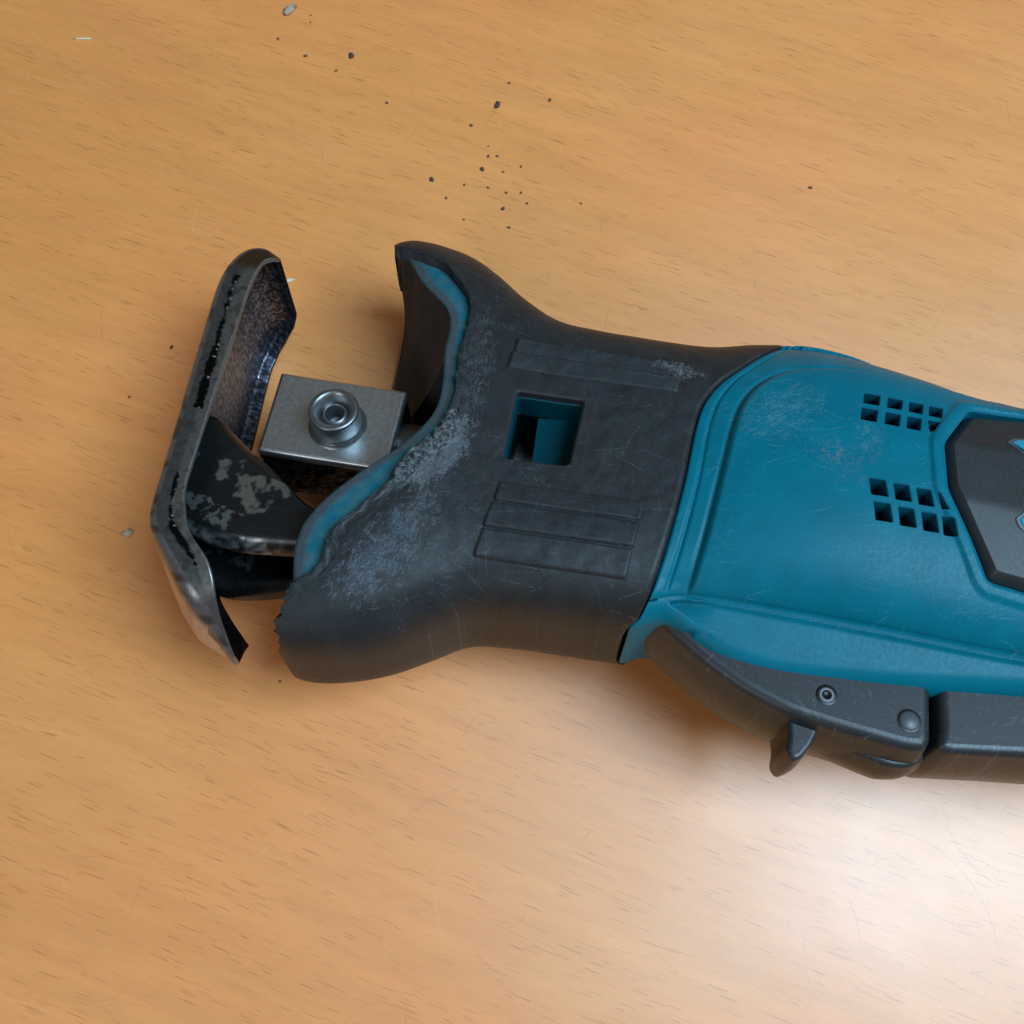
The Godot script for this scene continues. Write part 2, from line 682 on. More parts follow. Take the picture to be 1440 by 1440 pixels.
func prepare_shapes() -> void:
	b_vt = table_of(pairs([-56, -48, -46, -51.5, -43, -55.2, -40, -57.4, -36, -58.4, -28, -57.8, -20, -55.5, -12, -50, -3, -41.8, 7, -35.6, 18, -33.8, 30, -33.4, 40, -33.6, 50, -34.6, 60, -37.6, 75, -41.0]), -56, 75)
	b_vb = table_of(pairs([-56, 62, -50, 66, -45, 68.3, -38, 68.4, -28, 66.3, -20, 63.2, -12, 58.2, -3, 52.3, 7, 50.6, 18, 50.2, 30, 50.2, 75, 50.5]), -56, 75)
	b_b = table_of(pairs([-56, 23, -45, 25.5, -36, 27.0, -20, 28.5, -8, 27.5, 5, 27, 30, 27.6, 60, 29, 75, 30]), -56, 75)
	b_n = table_of(pairs([-56, 4.6, -42, 4.4, -20, 3.5, 0, 4.2, 25, 4.2, 45, 3.6, 75, 2.8]), -56, 75)
	low_edge = table_of(pairs([-1, -43, -0.8, -43, -0.6, -42.5, -0.35, -39, 0, -35, 0.3, -36, 0.55, -40, 0.75, -43, 0.88, -44, 1, -44.6]), -1, 1)
	tear = table_of(pairs([-1, -43.5, -0.92, -42.2, -0.86, -40.0, -0.81, -33, -0.769, -26.5, -0.696, -21.3, -0.583, -16, -0.44, -15.2, -0.2, -15.1, 0.014, -14.5, 0.171, -16.4, 0.255, -20.8, 0.379, -24.4, 0.419, -26.8, 0.514, -32.2, 0.574, -35.8, 0.645, -36.4, 0.717, -37.8, 0.76, -39.6, 0.80, -43.0, 0.88, -44.0, 1, -44.6]), -1, 1)
	rim = table_of(pairs([-1, -43.0, -0.92, -41.2, -0.85, -37.2, -0.688, -31.0, -0.525, -21.4, -0.303, -19.8, 0.008, -18.4, 0.194, -24.2, 0.35, -34.4, 0.469, -41.0, 0.564, -44.0, 0.661, -44.6, 0.74, -43.8, 0.85, -42.5, 1, -41.5]), -1, 1)
	seam = table_of(pairs([-1, 71, -0.88, 67, -0.645, 57, -0.508, 50.8, -0.304, 46.6, 0.215, 44.2, 0.692, 41.2, 0.95, 38.3, 1, 35.4]), -1, 1)

func section(u: float, x: float, off: float) -> Vector3:
	# a point of the boot's outer surface at station u and sideways share x, moved inwards by off
	var t := look(b_vt, u)
	var b := look(b_vb, u)
	var n := look(b_n, u)
	var y := maxf(1.0 - absf(x) ** n, 0.0) ** (1.0 / n)
	return Vector3(u, MID + (look(b_b, u) - off) * y, (t + b) / 2 + ((b - t) / 2 - off) * x)

func boot_lump(u: float, x: float, v: float) -> float:
	# chewed surface near the torn edge, small dents elsewhere
	var d := u - look(tear, x)
	var h := 0.25 * broad.get_noise_2d(u * 6, v * 6)
	if v > 36 and u < 14:
		var c := absf(dist_line(Vector2(u, v), shoulder))
		h -= 1.5 * exp(-(c / 2.4) ** 2) * ss(14, 4, u)
	if d < 8.0:
		var k := 1.0 - d / 8.0
		h += 0.55 * ss(3.0, 0.6, d)
		h += k * (0.5 * n2(u, v, 3.5) + 0.35 * n2(u + 40, v, 9.0))
		if v > 4 and v < 32:
			h += 1.1 * ss(5.5, 3.0, d) * (0.6 + n2(u, v, 5.0)) * ss(4, 10, v) * ss(32, 25, v)
	return h

func boot_at(u: float, v: float) -> Vector3:
	var t := look(b_vt, u)
	var b := look(b_vb, u)
	var x := clampf((v - (t + b) / 2) / ((b - t) / 2), -1.0, 1.0)
	var p := section(u, x, 0)
	p.y += boot_lump(u, x, v)
	return p

var window_hole: PackedVector2Array

func flip_y(p: PackedVector3Array) -> PackedVector3Array:
	var out := PackedVector3Array()
	for q in p:
		out.append(Vector3(q.x, 2 * MID - q.y, q.z))
	return out

func make_boot() -> void:
	uv0 = Vector2(-56, -66)
	uvl = 142.0
	var im := wear_image(1024)
	var o := uv0
	# rubbed pale speckle by the torn edge
	speckle(im, PackedVector2Array([Vector2(-16.5, 26.8), Vector2(-25, 38), Vector2(-32, 46), Vector2(-34, 55), Vector2(-26, 58), Vector2(-18, 48), Vector2(-12, 33)]), o, uvl, Color(0.40, 0.46, 0.52, 0.45), 0.55, 1.3, 4.0)
	scuff(im, PackedVector2Array([Vector2(-15.5, 25), Vector2(-24, 36), Vector2(-32, 45), Vector2(-35, 56), Vector2(-26, 59), Vector2(-16, 48), Vector2(-10, 32)]), o, uvl, Color(0.52, 0.57, 0.62, 0.45), 2000, 2.05, 0.35, 1.6)
	speckle(im, PackedVector2Array([Vector2(-13, 7), Vector2(-16, 18), Vector2(-21, 24), Vector2(-19, 29), Vector2(-12, 24), Vector2(-8, 15), Vector2(-10, 6)]), o, uvl, Color(0.40, 0.42, 0.44, 0.7), 0.75, 0.8, 1.5)
	scuff(im, PackedVector2Array([Vector2(-13, 5), Vector2(-16, 18), Vector2(-22, 25), Vector2(-19, 30), Vector2(-11, 24), Vector2(-7, 15), Vector2(-9, 4)]), o, uvl, Color(0.55, 0.57, 0.59, 0.6), 1200, 2.2, 0.5, 1.2)
	scuff(im, PackedVector2Array([Vector2(-12, -28), Vector2(-8, -28), Vector2(-6, 8), Vector2(-10, 8)]), o, uvl, Color(0.48, 0.50, 0.52, 0.4), 500, 1.6, 0.3, 2.0)
	scuff(im, PackedVector2Array([Vector2(-30, 40), Vector2(-5, 25), Vector2(5, 40), Vector2(-20, 60)]), o, uvl, Color(0.42, 0.45, 0.48, 0.25), 900, 2.4, 0.6, 3.0)
	speckle(im, PackedVector2Array([Vector2(-14, -30), Vector2(-10, -30), Vector2(-8, 8), Vector2(-13, 8)]), o, uvl, Color(0.42, 0.45, 0.48, 0.4), 0.35, 0.9, 2.5)
	speckle(im, PackedVector2Array([Vector2(34, -20), Vector2(48, -17.5), Vector2(48, -14.5), Vector2(40, -13), Vector2(33, -17)]), o, uvl, Color(0.55, 0.55, 0.55, 0.5), 0.42, 0.9, 1.5)
	for k in 420:
		var p := Vector2(rng.randf_range(-50, 45), rng.randf_range(-50, 60))
		var l := rng.randf_range(1, 14)
		var ang := rng.randf_range(-0.4, 0.4) if rng.randf() < 0.5 else rng.randf_range(0, TAU)
		scratch(im, px(p, o, uvl, 1024), px(p + Vector2.from_angle(ang) * l, o, uvl, 1024), Color(0.5, 0.53, 0.56, rng.randf_range(0.06, 0.3)), rng.randf_range(-3, 3), 0.45)
	for k in 900:
		dab(im, rng.randi_range(0, 1023), rng.randi_range(0, 1023), Color(0.62, 0.62, 0.6, rng.randf_range(0.1, 0.7)))
	M.boot = with_wear(M.rubber.duplicate(), im)

	window_hole = rounded(pairs([0.2, -4.0, 18.4, -3.9, 17.2, 16.3, 0.0, 16.8]), 1.8, 4)
	var st := start()
	var nx := 230
	var nt := 170
	var pos := PackedVector3Array()
	var col := PackedColorArray()
	var edge := PackedVector3Array()
	var w := nx + 1
	for j in nt + 1:
		var t := (float(j) / nt) ** 1.15
		for i in w:
			var th := PI * (1.0 - float(i) / nx)
			var x := signf(cos(th)) * absf(cos(th)) ** 0.68
			var jag := (n2(x * 60, 3.0, 1.6) * 0.7 + n2(x * 60, 40.0, 8.0) * 0.4 + n2(x * 60, 80.0, 22.0) * 0.25) * (1.0 - t) * ss(-0.98, -0.84, x)
			if x > 0.78:
				jag = (n2(x * 60, 3.0, 5.0) * 1.6 + n2(x * 60, 40.0, 14.0) * 1.0) * (1.0 - t) ** 2
			var u := lerpf(look(tear, x) + jag, look(seam, x), t)
			var p := section(u, x, 0)
			p.y += boot_lump(u, x, p.z) * sqrt(1 - absf(x))
			# the edge along the seam and the torn edge curl down a little
			var back := look(seam, x) - u
			p.y -= 0.7 * ss(1.0, 0.0, back)
			pos.append(p)
			var g := 0.019 + 0.005 * broad.get_noise_2d(u * 5, p.z * 5)
			var warm := 0.1 * broad.get_noise_2d(u * 3 + 90, p.z * 3)
			col.append(Color(g * (1.0 + warm), g * 1.06, g * (1.12 - warm)))
	for half in 2:
		var tuck := PackedVector3Array()
		var tc := PackedColorArray()
		for k in 2:
			for i in w:
				var x := signf(cos(PI * (1.0 - float(i) / nx))) * absf(cos(PI * (1.0 - float(i) / nx))) ** 0.68
				tuck.append(pos[nt * w + i] if k == 0 else section(look(seam, x) + 1.0, x, 3.6))
				tc.append(Color(0.006, 0.006, 0.006))
		grid(st, tuck if half == 0 else flip_y(tuck), tc, w, half == 1)
	grid(st, pos, col, w, false, [window_hole], boot_at)
	var under := PackedVector3Array()
	for j in nt + 1:
		var t := (float(j) / nt) ** 1.15
		for i in w:
			var th := PI * (1.0 - float(i) / nx)
			var x := signf(cos(th)) * absf(cos(th)) ** 0.68
			var jag := n2(x * 60, 80.0, 3.0) * 0.6 * (1.0 - t) * (1 - x * x)
			if x > 0.78:
				jag = pos[i].x - look(tear, x)
			elif x < -0.9:
				jag = 0.0
			under.append(section(lerpf(look(low_edge, x) + jag, look(seam, x), t), x, 0))
	under = flip_y(under)
	grid(st, under, col, w, true)
	# thickness of the torn edge
	st.set_smooth_group(1)
	for half in 2:
		var a := PackedVector3Array()
		var c := PackedColorArray()
		for k in 3:
			for i in w:
				var p: Vector3 = pos[i] if half == 0 else Vector3(under[i].x, 2 * MID - under[i].y, under[i].z)
				var x := signf(cos(PI * (1.0 - float(i) / nx))) * absf(cos(PI * (1.0 - float(i) / nx))) ** 0.68
				var q := section(p.x, x, 2.6)
				a.append(p.lerp(Vector3(p.x + 0.4, q.y, q.z), k / 2.0))
				c.append(Color(0.022, 0.022, 0.024))
		grid(st, a if half == 0 else flip_y(a), c, w, half == 0)
	var boot := done("rubber_boot", st, M.boot, saw)
	boot.set_meta("label", "black rubber front cover with a torn flared mouth")
	# loosened flap of rubber that lies over the torn edge
	st = start()
	var fp := PackedVector3Array()
	var fc := PackedColorArray()
	for j in 90:
		var v := lerpf(5.0, 30.0, j / 89.0)
		var taper := sin(PI * j / 89.0) ** 0.5
		for i in 26:
			var t := i / 25.0
			var u := 0.0
			for it in 4:
				var t0 := look(b_vt, u)
				var t1 := look(b_vb, u)
				u = look(tear, clampf((v - (t0 + t1) / 2) / ((t1 - t0) / 2), -1, 1)) + lerpf(-1.3 * taper, 5.2 * taper, t) + 0.9 * n2(v, 3.0, 3.0) + 0.5 * n2(v, 60.0, 9.0)
			var p := boot_at(u, v)
			p.y += taper * (1.5 * sin(t * PI) ** 0.6 * (0.75 + 0.5 * n2(u, v, 4.0)) + 0.35 * n2(u, v, 11.0)) - 0.25
			if i == 0:
				p.y -= 1.6
			fp.append(p)
			var g := 0.035 + 0.075 * ss(-0.3, 0.5, n2(u, v, 7.0)) * ss(0.02, 0.3, t)
			fc.append(Color(g, g * 1.04, g * 1.08))
	grid(st, fp, fc, 26)
	var flap := done("torn_flap", st, M.rubber, boot)
	flap.set_meta("label", "grey ragged flap of rubber along the torn edge")
	# hole through the rubber, and the teal lining under it
	st = start()
	hole_walls(st, window_hole, boot_at, 0.5, 2.8, Color(0.028, 0.03, 0.034))
	done("window_edge", st, M.rubber, boot)
	var liner := func(u: float, v: float) -> Vector3:
		var p := boot_at(u, v)
		p.y -= 2.3
		return p
	st = start()
	var teal := Color(0.001, 0.045, 0.062)  # the housing teal, darkened in its colour for the shade inside the hole
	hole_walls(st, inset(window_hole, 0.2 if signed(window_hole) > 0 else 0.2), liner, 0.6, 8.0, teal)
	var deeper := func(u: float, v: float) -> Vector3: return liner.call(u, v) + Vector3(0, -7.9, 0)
	hole_walls(st, inset(window_hole, 0.9), deeper, 0.1, 22.0, Color(0.003, 0.004, 0.004))  # lower walls coloured black to stand for the deep shade
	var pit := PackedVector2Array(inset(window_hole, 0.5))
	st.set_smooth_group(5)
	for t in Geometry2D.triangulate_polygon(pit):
		vert(st, Vector3(pit[t].x, 34.0, pit[t].y), Color(0.003, 0.003, 0.003))  # black floor, the darkness of the hole put into its colour
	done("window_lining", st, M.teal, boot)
	st = start()
	st.set_smooth_group(-1)
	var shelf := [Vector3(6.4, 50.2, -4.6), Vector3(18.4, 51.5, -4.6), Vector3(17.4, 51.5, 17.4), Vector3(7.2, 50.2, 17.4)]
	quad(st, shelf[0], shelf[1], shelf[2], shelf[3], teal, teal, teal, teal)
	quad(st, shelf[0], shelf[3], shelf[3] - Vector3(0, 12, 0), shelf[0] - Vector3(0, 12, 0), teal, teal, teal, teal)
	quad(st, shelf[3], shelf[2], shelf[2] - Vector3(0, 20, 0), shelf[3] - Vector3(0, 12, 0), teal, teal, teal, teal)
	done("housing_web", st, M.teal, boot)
	# raised grip ribs, each a strip of its own
	var ribs := [[-1.6, 41.6, -19.4, 41.0, -15.3, -2.0], [-2.2, 41.0, -14.9, 40.5, -10.2, -2.8],
		[0.9, 35.6, 23.2, 35.2, 28.0, 0.6], [0.0, 34.9, 28.6, 34.4, 34.8, -0.9], [-1.1, 34.3, 35.4, 33.7, 42.2, -1.9]]
	for r in ribs:
		st = start()
		var a := PackedVector3Array()
		var c := PackedColorArray()
		var m := 60
		var k := 14
		for j in k + 1:
			var s := clampf((j - 1.0) / (k - 2.0), 0.0, 1.0)
			for i in m + 1:
				var t := clampf((i - 1.0) / (m - 2.0), 0.0, 1.0)
				var v := lerpf(r[2], r[4], s) + lerpf(0.0, 0.9, t) * (1.0 if r[2] < 0 else 0.0)
				var u := lerpf(lerpf(r[0], r[5], s), lerpf(r[1], r[3], s), t)
				var p := boot_at(u, v)
				var outer := i == 0 or j == 0 or i == m or j == k
				var step := lerpf(0.35, 1.05, s) if r[2] > 0 else lerpf(1.0, 0.4, s)
				p.y += -0.3 if outer else step
				if outer:
					p.x += (-0.25 if i == 0 else 0.25 if i == m else 0.0)
					p.z += (-0.25 if j == 0 else 0.25 if j == k else 0.0)
				a.append(p)
				var g := 0.021 + 0.004 * n2(u, v, 3.0)
				c.append(Color(g, g * 1.08, g * 1.18))
		grid(st, a, c, m + 1)
		done("grip_rib", st, M.boot, boot)

# ---------------------------------------------------------------- teal mouth of the gear housing inside the rubber
func make_mouth() -> void:
	uv0 = Vector2(-56, -66)
	uvl = 142.0
	var im := wear_image(1024)
	for k in 1500:
		var p := Vector2(rng.randf_range(-50, -12), rng.randf_range(-50, 62))
		scratch(im, px(p, uv0, uvl, 1024), px(p + Vector2.from_angle(rng.randf() * TAU) * rng.randf_range(0.5, 4), uv0, uvl, 1024), Color(0.42, 0.52, 0.55, rng.randf_range(0.1, 0.4)) if rng.randf() < 0.6 else Color(0.03, 0.1, 0.13, 0.4), 0.0, 0.4)
	M.mouth = with_wear(M.teal.duplicate(), im)
	var nx := 240
	var w := nx + 1
	var outer := PackedVector3Array()
	var oc := PackedColorArray()
	var inner := PackedVector3Array()
	var ic := PackedColorArray()
	for j in 22:
		for i in w:
			var th := PI * (1.0 - float(i) / nx)
			var x := signf(cos(th)) * absf(cos(th)) ** 0.68
			var u0 := look(rim, x) + 0.12 * n2(x * 60, 9.0, 3.0)
			var u1 := look(tear, x) + 9.0
			var p: Vector3
			var grey := 0.0
			if j < 5:                    # worn, rounded lip
				var a := PI / 2 * j / 4.0
				p = section(u0 + 1.1 * (1 - sin(a)), x, 2.3 + 1.3 * cos(a))
				p.y += 0.12 * n2(p.x, p.z, 12.0)
				grey = 1.0 - j / 5.5
			else:
				var t := (j - 5) / 16.0
				p = section(lerpf(u0 + 1.1, maxf(u1, u0 + 4.0), t), x, 2.3)
				p.y += 0.12 * n2(p.x, p.z, 6.0)
				grey = ss(0.16, 0.05, t + 0.05 * n2(p.x, p.z, 5.0)) * 0.7
			outer.append(p)
			var dirt := ss(0.15, 0.5, n2(p.x, p.z, 7.0))
			var teal := Color(0.006, 0.10, 0.140).lerp(Color(0.035, 0.12, 0.135), 0.5 + n2(p.x, p.z, 2.0))
			oc.append(teal.lerp(Color(0.055, 0.062, 0.066), clampf(grey * 1.4 + dirt * 0.35, 0, 1)))
	var below := PackedVector3Array()
	for j in 16:
		for i in w:
			var th := PI * (1.0 - float(i) / nx)
			var x := signf(cos(th)) * absf(cos(th)) ** 0.68
			var t := j / 15.0
			var far := x ** 20 if x > 0 else 0.0
			below.append(section(lerpf(lerpf(look(low_edge, x) + 0.3, look(rim, x) + 1.5, far), -3.0, t * t), x, lerpf(2.55, 3.9, far) + minf(t * 12, 1.5)))
	below = flip_y(below)
	for j in 16:
		for i in w:
			var th := PI * (1.0 - float(i) / nx)
			var x := signf(cos(th)) * absf(cos(th)) ** 0.68
			var u0 := look(rim, x) + 0.12 * n2(x * 60, 9.0, 3.0)
			var t := j / 15.0
			inner.append(section(lerpf(u0 + lerpf(1.5, 0.2, absf(x) ** 20 if x < 0 else 0.0), maxf(-3.0, u0 + 4.0), t * t), x, 3.9 + minf(t * 12, 1.5)))
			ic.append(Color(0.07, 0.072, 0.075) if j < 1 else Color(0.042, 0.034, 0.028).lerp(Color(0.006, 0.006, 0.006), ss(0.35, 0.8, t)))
	var st := start()
	st.set_smooth_group(1)
	grid(st, outer, oc, w)
	var o := done("housing_mouth", st, M.mouth, saw)
	o.set_meta("label", "teal plastic rim showing where the rubber is torn away")
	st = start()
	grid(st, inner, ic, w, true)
	grid(st, below, ic, w)
	# front wall of the nose on the upper side, from the lip down to the edge on the table side
	var wall := PackedVector3Array()
	var wc := PackedColorArray()
	for j in 21:
		var t := j / 20.0
		for i in 61:
			var x := lerpf(-0.995, -0.34, i / 60.0)
			var a := section(look(rim, x) + 1.0, x, 3.3)
			var b := section(look(low_edge, x) + 0.6, x, 2.9)
			b.y = 2 * MID - b.y
			var p := a.lerp(b, t)
			p.x += 1.6 * sin(t * PI) * ss(-1.0, -0.8, x) + 0.12 * n2(p.y, p.z, 4.0)
			wall.append(p)
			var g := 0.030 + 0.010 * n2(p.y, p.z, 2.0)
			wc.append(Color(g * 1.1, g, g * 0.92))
	for j in 21:                         # and back along the opening
		wall.append(wall[j * 61 + 60] + Vector3(14, 0, 1))
	var side := PackedVector3Array()
	for k in 2:
		for j in 21:
			side.append(wall[j * 61 + 60] if k == 0 else wall[21 * 61 + j])
	wall.resize(21 * 61)
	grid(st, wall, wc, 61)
	st.set_smooth_group(7)
	grid(st, side, wc.slice(0, 42), 21)
	st.set_smooth_group(1)
	# back wall of the opening
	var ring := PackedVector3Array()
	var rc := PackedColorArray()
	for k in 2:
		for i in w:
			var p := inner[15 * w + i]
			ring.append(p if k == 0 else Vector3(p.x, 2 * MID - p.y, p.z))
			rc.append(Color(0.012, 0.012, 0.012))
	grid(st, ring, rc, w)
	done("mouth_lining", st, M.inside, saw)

# ---------------------------------------------------------------- teal body
var y_vt: Dictionary
var y_vb: Dictionary
var y_top: Dictionary
var y_cr: Dictionary
var panel_line: PackedVector2Array
var badge: PackedVector2Array
const FAR := 185.0

func dist_line(p: Vector2, l: PackedVector2Array) -> float:
	# distance to a polyline, positive on its right as one goes along it
	var best := 1e9
	var side := 1.0
	for i in l.size() - 1:
		var q := Geometry2D.get_closest_point_to_segment(p, l[i], l[i + 1])
		var d := p.distance_to(q)
		if d < best - 1e-6:
			best = d
			side = signf((l[i + 1] - l[i]).cross(p - l[i]))
	return best * (1.0 if side == 0 else side)

func body_h(u: float, v: float) -> float:
	var t := look(y_vt, u)
	var cr := look(y_cr, u)
	var top := look(y_top, u)
	var vm := 3.0
	var h: float
	if v < vm:
		var x := clampf((vm - v) / (vm - t), 0.0, 1.0)
		h = MID + (top - MID) * (1 - x ** 2.5) ** 0.4
	else:
		var hl := 50.0
		var x := clampf((v - vm) / (cr + 1.2 - vm), 0.0, 1.0)
		h = hl + (top - hl) * maxf(1 - x ** 2.3, 0.0) ** (1 / 2.3)
	var p := Vector2(u, v)
	if u < 130 and v > -34:
		var d := dist_line(p, panel_line)
		if d > -6 and d < 6:
			h += (-1.5 * ss(0.9, -1.2, d) - 0.5 * exp(-((d + 0.9) / 0.5) ** 2)) * ss(44, 39, v)
		elif d <= -6:
			h -= 1.5 * ss(44, 39, v)
	# second seam line a little behind the edge of the rubber
	var vt := look(b_vt, u)
	var vb := look(b_vb, u)
	if u < 76:
		var s := u - look(seam, clampf((v - (vt + vb) / 2) / ((vb - vt) / 2), -1, 1))
		h -= 0.7 * exp(-((s - 3.4) / 0.45) ** 2) * ss(44, 39, v) + 0.8 * ss(0.9, 0.0, s)
	# raised lip round the badge
	if u > 96 and v > -22 and v < 42:
		var q := 1e9
		for i in badge.size():
			q = minf(q, p.distance_to(Geometry2D.get_closest_point_to_segment(p, badge[i], badge[(i + 1) % badge.size()])))
		h += 0.7 * ss(3.6, 2.4, q) * ss(0.0, 0.8, q)
	return h

func body_at(u: float, v: float) -> Vector3:
	return Vector3(u, body_h(u, v), v)

func make_body() -> void:
	y_vt = table_of(pairs([34, -34, 50, -34.8, 60, -37.4, 70, -39.6, 76, -39.8, 88.6, -37.8, 106, -33.6, 117, -30.2, 134, -28.2, 190, -27]), 34, 190)
	y_vb = table_of(pairs([34, 50, 38, 49.4, 40.5, 48.0, 44, 47.2, 48, 48.6, 52, 51.0, 58, 54.0, 66, 55.6, 73, 56.2, 89, 55.4, 104, 54.2, 128, 51.8, 190, 48]), 34, 190)
	y_top = table_of(pairs([34, 63, 46, 63.5, 60, 66, 80, 68, 100, 68, 120, 67, 190, 64]), 34, 190)
	y_cr = table_of(pairs([34, 46, 40, 44.5, 44, 42.6, 50, 41.4, 72, 41.9, 88, 42.4, 127, 44.0, 190, 43]), 34, 190)
	panel_line = PackedVector2Array()
	for p in smooth_path(pairs([48.4, 50, 49.0, 44, 51.3, 29, 54.0, 8.4, 55.2, 0, 57.0, -7, 60.5, -13, 66, -17.8, 74, -20.6, 84, -22.0, 100, -21.8, 118, -20.5]), 4):
		panel_line.append(p)
	badge = rounded(pairs([111.0, -13.6, 103.6, -1.2, 104.2, 11.2, 114.0, 31.8, 150, 36.5, 150, -17]), 1.6, 3)
	var vents := []
	for r in [[-13.3, -9.5], [-8.4, -4.3]]:
		for c in [[85.3, 89.5], [91.0, 94.9], [96.2, 99.9], [101.0, 104.6]]:
			var slant: float = 0.16 * (r[0] + 13) + 0.1
			var a: float = c[0] - slant
			var b: float = c[1] - slant
			var dv: float = (c[0] - 85) * 0.06
			var poly := [Vector2(a, r[0] + dv), Vector2(b, r[0] + dv + 0.2), Vector2(b - 0.5, r[1] + dv + 0.3), Vector2(a - 0.5, r[1] + dv)]
			if c[0] > 100 and r[0] > -9:
				poly = [Vector2(a, r[0] + dv), Vector2(b, r[0] + dv), Vector2(b - 2.0, r[1] + dv - 0.4), Vector2(a + 0.3, r[1] + dv - 0.2)]
			vents.append(rounded(poly, 0.5, 3))
	for r in [[11.3, 15.8], [17.1, 21.9]]:
		for c in [[86.1, 90.2], [91.7, 95.6], [97.0, 100.7], [102.0, 105.2]]:
			var slant: float = -0.22 * (r[0] - 11.3)
			var a: float = c[0] - slant
			var b: float = c[1] - slant
			var dv: float = (c[0] - 86) * 0.07
			var poly := [Vector2(a, r[0] + dv), Vector2(b, r[0] + dv), Vector2(b + 0.9, r[1] + dv), Vector2(a + 0.7, r[1] + dv)]
			if c[0] > 101:
				if r[0] < 12:
					poly = [Vector2(a - 0.2, r[0] + dv + 0.2), Vector2(a + 0.5, r[0] + dv + 0.3), Vector2(a + 3.0, r[1] + dv), Vector2(a + 1.0, r[1] + dv)]
				else:
					poly = [Vector2(a - 0.3, r[0] + dv), Vector2(b - 0.5, r[0] + dv + 0.2), Vector2(b + 0.5, r[1] + dv), Vector2(a + 0.3, r[1] + dv)]
			vents.append(rounded(poly, 0.5, 3))
	var holes := vents.duplicate()
	holes.append(badge)

	uv0 = Vector2(30, -48)
	uvl = 108.0
	var im := wear_image(1024)
	var o := uv0
	speckle(im, PackedVector2Array([Vector2(57, 1), Vector2(59.5, -6), Vector2(65, -11), Vector2(74, -12), Vector2(72, -4), Vector2(64, 2)]), o, uvl, Color(0.40, 0.56, 0.58, 0.35), 0.30, 0.5, 4.0)
	speckle(im, PackedVector2Array([Vector2(73, 2), Vector2(80, 3), Vector2(83, 10), Vector2(79, 12), Vector2(74, 7)]), o, uvl, Color(0.50, 0.44, 0.42, 0.55), 0.42, 0.45, 3.5)
	speckle(im, PackedVector2Array([Vector2(83, -4), Vector2(89, -4), Vector2(88, 6), Vector2(84, 8)]), o, uvl, Color(0.36, 0.50, 0.52, 0.5), 0.5, 0.35, 3.0)
	speckle(im, PackedVector2Array([Vector2(52, 30), Vector2(56, 20), Vector2(58, 34), Vector2(54, 42)]), o, uvl, Color(0.35, 0.55, 0.62, 0.3), 0.25, 0.6, 3.5)
	for k in 650:
		var p := Vector2(rng.randf_range(40, 136), rng.randf_range(-36, 54))
		if k < 160:
			p = Vector2(rng.randfn(66, 6), rng.randfn(-5, 4.5))
		elif k < 260:
			p = Vector2(rng.randf_range(85, 130), rng.randf_range(22, 41))
		var l := rng.randf_range(0.6, 8)
		var ang := rng.randf_range(-0.7, 0.1) if rng.randf() < 0.6 else rng.randf() * TAU
		var c := Color(0.50, 0.70, 0.76, rng.randf_range(0.08, 0.40)) if rng.randf() < 0.75 else Color(0.01, 0.16, 0.22, 0.35)
		scratch(im, px(p, o, uvl, 1024), px(p + Vector2.from_angle(ang) * l, o, uvl, 1024), c, rng.randf_range(-4, 4), 0.4)
	for k in 500:
		dab(im, rng.randi_range(0, 1023), rng.randi_range(0, 1023), Color(0.6, 0.72, 0.74, rng.randf_range(0.15, 0.6)))
	# grime in the panel groove, pale rub along its raised edge
	for k in 2600:
		var at := panel_line[rng.randi_range(0, panel_line.size() - 2)].lerp(panel_line[rng.randi_range(1, panel_line.size() - 1)], 0.0)
		var i := rng.randi_range(0, panel_line.size() - 2)
		at = panel_line[i].lerp(panel_line[i + 1], rng.randf())
		var side := (panel_line[i + 1] - panel_line[i]).orthogonal().normalized()
		var p := px(at + side * (0.75 + rng.randfn(0, 0.3)), o, uvl, 1024)
		dab(im, int(p.x), int(p.y), Color(0.02, 0.10, 0.13, 0.5))
		if k % 3 == 0:
			p = px(at - side * (0.9 + absf(rng.randfn(0, 0.8))), o, uvl, 1024)
			dab(im, int(p.x), int(p.y), Color(0.35, 0.55, 0.60, 0.25))
	scuff(im, PackedVector2Array([Vector2(56, 3), Vector2(58.5, -7), Vector2(65, -13), Vector2(76, -14), Vector2(74, -3), Vector2(64, 4)]), o, uvl, Color(0.44, 0.58, 0.60, 0.34), 1000, -0.6, 0.4, 2.8)
	scuff(im, PackedVector2Array([Vector2(71, 1), Vector2(82, 2), Vector2(86, 11), Vector2(80, 14), Vector2(73, 9)]), o, uvl, Color(0.46, 0.43, 0.42, 0.4), 700, 0.3, 1.2, 1.0)
	scuff(im, PackedVector2Array([Vector2(82, -4), Vector2(89.5, -4), Vector2(88.5, 8), Vector2(83, 9)]), o, uvl, Color(0.40, 0.48, 0.48, 0.3), 800, 0.3, 1.5, 0.8)
	# pale specks along the worn crease
	for k in 140:
		var u := rng.randf_range(50, 126)
		var p := px(Vector2(u, look(y_cr, u) + rng.randfn(0.95, 0.12)), o, uvl, 1024)
		dab(im, int(p.x), int(p.y), Color(0.5, 0.62, 0.64, 0.5))
	M.body = with_wear(M.teal.duplicate(), im)

	var st := start()
	var pos := PackedVector3Array()
	var col := PackedColorArray()
	var nu := 300
	var na := 170
	var rows := []
	for i in na + 1:                     # over the bulge, from the upper side to the crease
		rows.append([0, float(i) / na])
	for i in range(1, 41):
		rows.append([1, (i / 40.0) ** 1.3])       # the ledge
	for i in range(1, 11):
		rows.append([2, i / 10.0])       # its rounded edge
	for i in range(1, 4):
		rows.append([3, i / 3.0])        # down to the middle
	var w := nu + 1
	var crest := PackedVector3Array()
